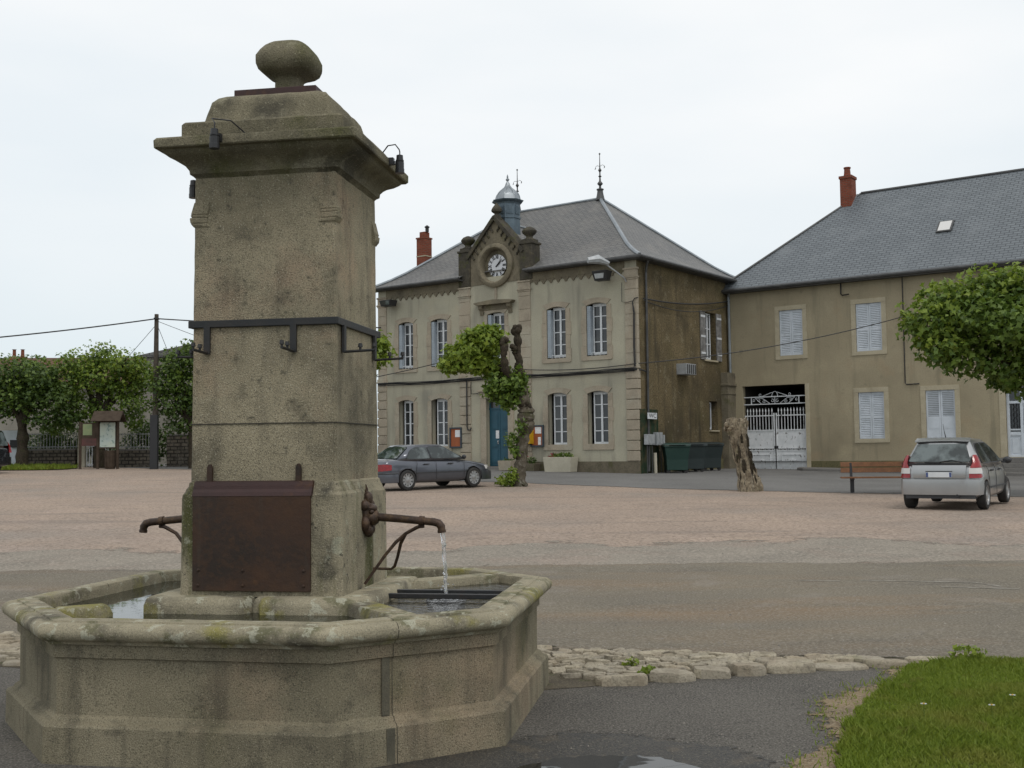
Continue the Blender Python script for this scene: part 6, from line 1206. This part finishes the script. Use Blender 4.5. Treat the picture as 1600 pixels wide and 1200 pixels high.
leaf_cloud('ivy', [(-.22,-.05,1.55,.24,.3,.34),(-.05,-.1,1.15,.22,.3,.22),(.12,-.25,2.0,.22,.2,.30)], 300, .13, Mt['leaf'], PT, 23); leaf_cloud('root_suckers', [(-.4,-.1,.22,.32,.3,.24),(-.2,-.3,.35,.2,.15,.3)], 420, .11, Mt['leafy'], PT, 24)
PB = thing('pollarded_tree', 'pollarded tree almost wholly hidden behind the fountain pillar', 'tree', (-6.6, 41, G(-6.6, 41)-.03))
mb = MB(); limb(mb, [(0,0,-.1),(0,0,1.5),(0,0,3.2)], [.38,.3,.26], 10, .2, 31); limb(mb, [(0,0,3.1),(.6,0,4),(1.2,0,4.6)], [.2,.13,.08], 8, .2, 32); mb.build('trunk', Mt['bark'], PB, 60)
leaf_cloud('crown', [(1.45,0,4.55,.75,.7,.5),(.8,0,4.6,.8,.8,.6),(0,0,4.7,.8,.8,.6),(1.75,0,5.0,.45,.45,.35)], 2400, .19, Mt['leafy'], PB, 33, rng_lo=.5)
# dead stump
g = random.Random(15); mb = MB(); n = 26; rings = []; rid = [g.uniform(.78, 1.12) for _ in range(n)]
for k in range(19):
    t = k/18; z = -.08+t*2.2; cx = -.38*t+.04*math.sin(t*7); R_ = (.38-.12*min(1, t*3.0)+.02*math.sin(t*9)+(.06*max(0, (t-.8)/.2)))
    rings.append([(cx+R_*math.cos(2*math.pi*i/n)*(rid[i]*g.uniform(.88, 1.13)+(.20*max(0, 1-t*6)*(i % 5 == 0))), .0+R_*.9*math.sin(2*math.pi*i/n)*rid[i]*g.uniform(.9, 1.1), z+g.uniform(-.03, .03)+(g.uniform(-.12, .1) if k == 18 else 0)) for i in range(n)])
mb.loft(rings, True, True)
for k in range(12): a = g.uniform(0, 6.28); mb.ball((-.38+.27*math.cos(a), .25*math.sin(a), 1.92+g.uniform(-.10, .16)), (g.uniform(.05, .10), .08, g.uniform(.05, .09)), 8, 6, 0, .25, g)
ST = thing('tree_stump', 'tall bare leaning tree stump with peeling bark before the white gate', 'stump', (7.03, 33.4, G(7.03, 33.4)-.02)); mb.build('trunk', Mt['stump'], ST, 75)
mb = MB()
for k in range(22):
    a = g.uniform(-2.9, -.2); z = g.uniform(.1, 1.6); c_ = Vector((-.38*z/2.1+.25*math.cos(a), .24*math.sin(a), z)); h_ = g.uniform(.2, .5); wv = g.uniform(.02, .045)
    mb.loft([[(c_.x-wv, c_.y, c_.z), (c_.x+wv, c_.y, c_.z), (c_.x+wv*.5, c_.y-.03, c_.z+.02)], [(c_.x-wv*1.1-.05*h_, c_.y-.02, c_.z+h_*.6), (c_.x+wv-.05*h_, c_.y-.02, c_.z+h_*.6), (c_.x, c_.y-.06, c_.z+h_*.6)], [(c_.x-wv*.6-.1*h_, c_.y, c_.z+h_), (c_.x+wv*.4-.1*h_, c_.y, c_.z+h_), (c_.x-.1*h_, c_.y-.03, c_.z+h_)]])
mb.build('loose_bark', Mt['barkd'], ST)
# tree at the right edge
TR = thing('plane_tree', 'broad leafy plane tree reaching in from the right edge over the silver car', 'tree', (14.1, 29.3, G(14.1, 29.3)-.03))
mb = MB(); limb(mb, [(0,0,-.1),(0,0,1.2),(.05,0,2.6),(0,0,3.3)], [.36,.28,.25,.24], 10, .2, 41)
for e in ((-1.5,-.3,4.2),(-2.6,.4,4.6),(-.6,1.2,4.9),(1.3,.2,4.4),(.3,-1.3,4.5),(2.4,.3,4.5)): limb(mb, [(0,0,3.1),(e[0]*.5,e[1]*.5,3.7),e], [.16,.11,.05], 7, .2, 42)
mb.build('trunk', Mt['bark'], TR, 60)
bl = []; g = random.Random(51)
for bx, by, bz, s_ in ((-3.1,0,5.0,.85),(-2.6,.3,5.6,.75),(-2.9,-.2,4.4,.7),(-2.0,-.3,5.2,1.0),(-2.2,0,4.2,.8),(-1.4,.3,5.9,.9),(-1.3,-.5,5.0,1.1),(-1.3,-.3,4.05,.85),(-.5,0,5.9,1.0),(-.4,-.6,4.9,1.2),(-.5,0,3.8,.8),(-1.0,.3,3.75,.6),(.6,.2,6.0,1.0),(.7,-.5,4.8,1.2),(.6,0,3.9,.9),(1.8,0,5.6,1.0),(1.9,-.2,4.6,1.1),(2.8,.1,5.0,.9),(0,1.2,5.2,1.2),(-1.6,1.1,5.0,1.1),(1.5,1.2,5.0,1.1),(0,-1.4,5.0,1.0),(-1.4,-1.3,4.9,.9),(1.4,-1.3,4.9,.9)):
    bl.append((bx, by, 3.08+(bz-3.75)*1.05+.04*max(0,-bx), s_*.90, s_*.92, s_*.60))
leaf_cloud('crown', bl, 17000, .165, Mt['leaf'], TR, 52, rng_lo=.55)
bl2 = [(b[0], b[1], b[2]+.22, b[3]*.9, b[4]*.9, b[5]*.9) for b in bl if b[2] > 4.7 or b[0] < -2.5]
leaf_cloud('young_lit_leaves', bl2, 3200, .16, Mt['leafy'], TR, 53, rng_lo=.85)  # paler upper layer: young growth, with light on the crown top painted in
# trees at the left
def left_tree(x, y, lab, blobs, n, mat, seed, th=2.4, mat2=None):
    t = thing('plane_tree', lab, 'tree', (x, y, G(x, y)-.03), 0, 'plane trees along the left side'); mb = MB(); limb(mb, [(0,0,-.1),(0,0,1.2),(0,0,th)], [.26,.22,.2], 9, .2, seed)
    for b in blobs[:5]: limb(mb, [(0,0,th-.2),(b[0]*.5,b[1]*.5,(th+b[2])/2),(b[0],b[1],b[2])], [.13,.09,.04], 6, .2, seed+1)
    mb.build('trunk', Mt['barkd'], t, 60); leaf_cloud('crown', [(b[0]*1.05, b[1]+.3*math.sin(i*2.4), b[2]-.12+.22*math.sin(i*1.9+seed), b[3]*(.86+.18*math.sin(i*3.3+seed)), b[4]*.9, b[5]*(.84+.16*math.sin(i*2.7))) for i, b in enumerate(blobs)], int(n*1.5), .165, mat, t, seed, rng_lo=.35)
    if mat2: leaf_cloud('young_lit_leaves', [(b[0]*1.05, b[1]+.3*math.sin(i*2.4), b[2]+.06+.22*math.sin(i*1.9+seed), b[3]*(.84+.18*math.sin(i*3.3+seed)), b[4]*.9, b[5]*.9) for i, b in enumerate(blobs) if b[2] > 3.2], n//2, .17, mat2, t, seed+5, rng_lo=.85)  # paler leaves on upper clumps: new growth plus toplight put into the colour
left_tree(-22.3, 51, 'dark leafy plane tree at the far left beside the pale blue gate', [(-1.3,0,4.1,1.0,1,.75),(-.2,0,4.45,1.1,1.1,.8),(1.0,0,4.05,1.0,1.1,.8),(-.9,0,3.3,1.1,1,.8),(.3,0,3.4,1.2,1.1,.9),(1.3,0,3.1,1.1,1,.8),(1.8,0,2.4,.9,.8,.6),(.9,0,2.5,.7,.7,.5),(-1.6,0,2.7,1,.8,.7),(0,.8,4,1.3,1,1)], 4200, Mt['leafd'], 61, 2.2, Mt['leaf'])
left_tree(-19.15, 52, 'rounded mid green plane tree behind the wooden map shelter', [(-1.0,0,4.5,1.0,1,.8),(0,0,5.3,1.0,1,.75),(1.2,0,4.95,.85,1,.7),(1.7,0,4.2,1.0,.9,.8),(-.2,0,4.2,1.3,1.1,.9),(-1.5,0,3.7,.9,.9,.7),(.9,0,3.6,1.2,1,.8),(1.5,0,2.9,.9,.8,.6),(-.6,0,3.2,1.1,1,.7),(1.45,0,2.3,.65,.6,.7),(-1.3,0,2.3,.9,.7,.5),(-2.0,0,2.2,.8,.7,.5),(.2,0,2.7,.9,.8,.5)], 4200, Mt['leaf'], 71, 2.6, Mt['leafy'])
left_tree(-14.35, 50.5, 'dense dark plane tree between the utility pole and the fountain pillar', [(-.8,0,4.8,.9,.9,.8),(.2,0,5.0,1.0,1,.8),(-1.2,0,3.9,.9,.9,.8),(0,0,3.9,1.2,1,.9),(-1.0,0,2.9,1.1,1,.9),(.4,0,2.9,1.1,1,.8),(-.3,0,2.3,1.2,1,.6),(1.2,0,4.2,1.1,1,.9),(1.3,0,3,1,1,.9)], 4200, Mt['leafd'], 81, 2.0, Mt['leaf'])
for sx_, sy_, sh_, lab in ((-22.3, 54.2, 1.9, 'broad dark shrub behind the railing left of the map shelter'), (-20.3, 54.5, 2.5, 'tall dark shrub rising behind the small white garden gate'), (-17.6, 54.3, 2.2, 'dark shrub behind the railing right of the map shelter'), (-13.6, 56.2, 2.6, 'dark shrub behind the tall rubble wall')):
    t = thing('garden_shrub', lab, 'shrub', (sx_, sy_, G(sx_, sy_)), 0, 'shrubs behind the garden walls'); mb = MB()
    for k in range(4): limb(mb, [(0,0,-.05),(.3*math.cos(k*1.6),.2*math.sin(k*1.6),sh_*.4),(.7*math.cos(k*1.6),.3*math.sin(k*1.6),sh_*.8)], [.04,.03,.015], 5, .2, k)
    mb.build('stem', Mt['barkd'], t); leaf_cloud('foliage', [(-.6,0,sh_*.45,.7,.5,sh_*.38),(.5,0,sh_*.5,.75,.5,sh_*.42),(0,0,sh_*.75,.6,.5,sh_*.3)], 1500, .15, Mt['leafd'], t, int(sx_*-7))
# grass strip at the left and loose daisies
o, VP = blob('grass_verge', [(-30,47.5),(-24,47.6),(-20.6,48.2),(-19.6,49.3),(-20.2,51.5),(-24,52.3),(-32,52)], .03, Mt['soilg'], 6, .05, 9); struct(o)
blades('verge_grass', VP, 9000, .08, .2, .02, Mt['grass'], (-28, -19, 47, 52.5), lambda x, y: G(x, y)+.02)
for i, (x, y, lab) in enumerate(((2.35,6.55,'single white daisy in the lawn nearest the footway'),(2.72,6.5,'single white daisy low in the middle of the lawn'),(2.95,6.75,'single white daisy farthest right in the lawn'))):
    t = thing('daisy', lab, 'daisy', (x, y, .02), 0, 'daisies in the lawn'); mb = MB()
    for k in range(10): a = k*.628; mb.add([(0,0,.10),(.016*math.cos(a-.2), .016*math.sin(a-.2), .104),(.02*math.cos(a), .02*math.sin(a), .102),(.016*math.cos(a+.2), .016*math.sin(a+.2), .104)], [(0,1,2,3)])
    mb.build('petals', Mt['white'], t); mb = MB(); mb.ball((0,0,.104), (.007,.007,.004), 6, 4); mb.build('centre', Mt['yellow'], t); mb = MB(); mb.tube([(0,0,0),(0,0,.1)], .002, 4); mb.build('stem', Mt['leaf'], t)
for i, (x, y, h_, lab) in enumerate(((3.34,8.35,.10,'bushy weed where the cobbles meet the lawn'),(.93,7.98,.05,'small weed growing between the kerb stones'),(.85,8.3,.05,'tiny weed between the cobbles of the gutter'))):
    o = leaf_cloud('weed', [(0,0,h_*.6,h_*1.3,h_*.8,h_*.6)], 90 if i == 0 else 30, .045, Mt['grass'], None, 90+i); o.location = (x, y, G(x, y)+.02); tag(o, lab, 'weed')
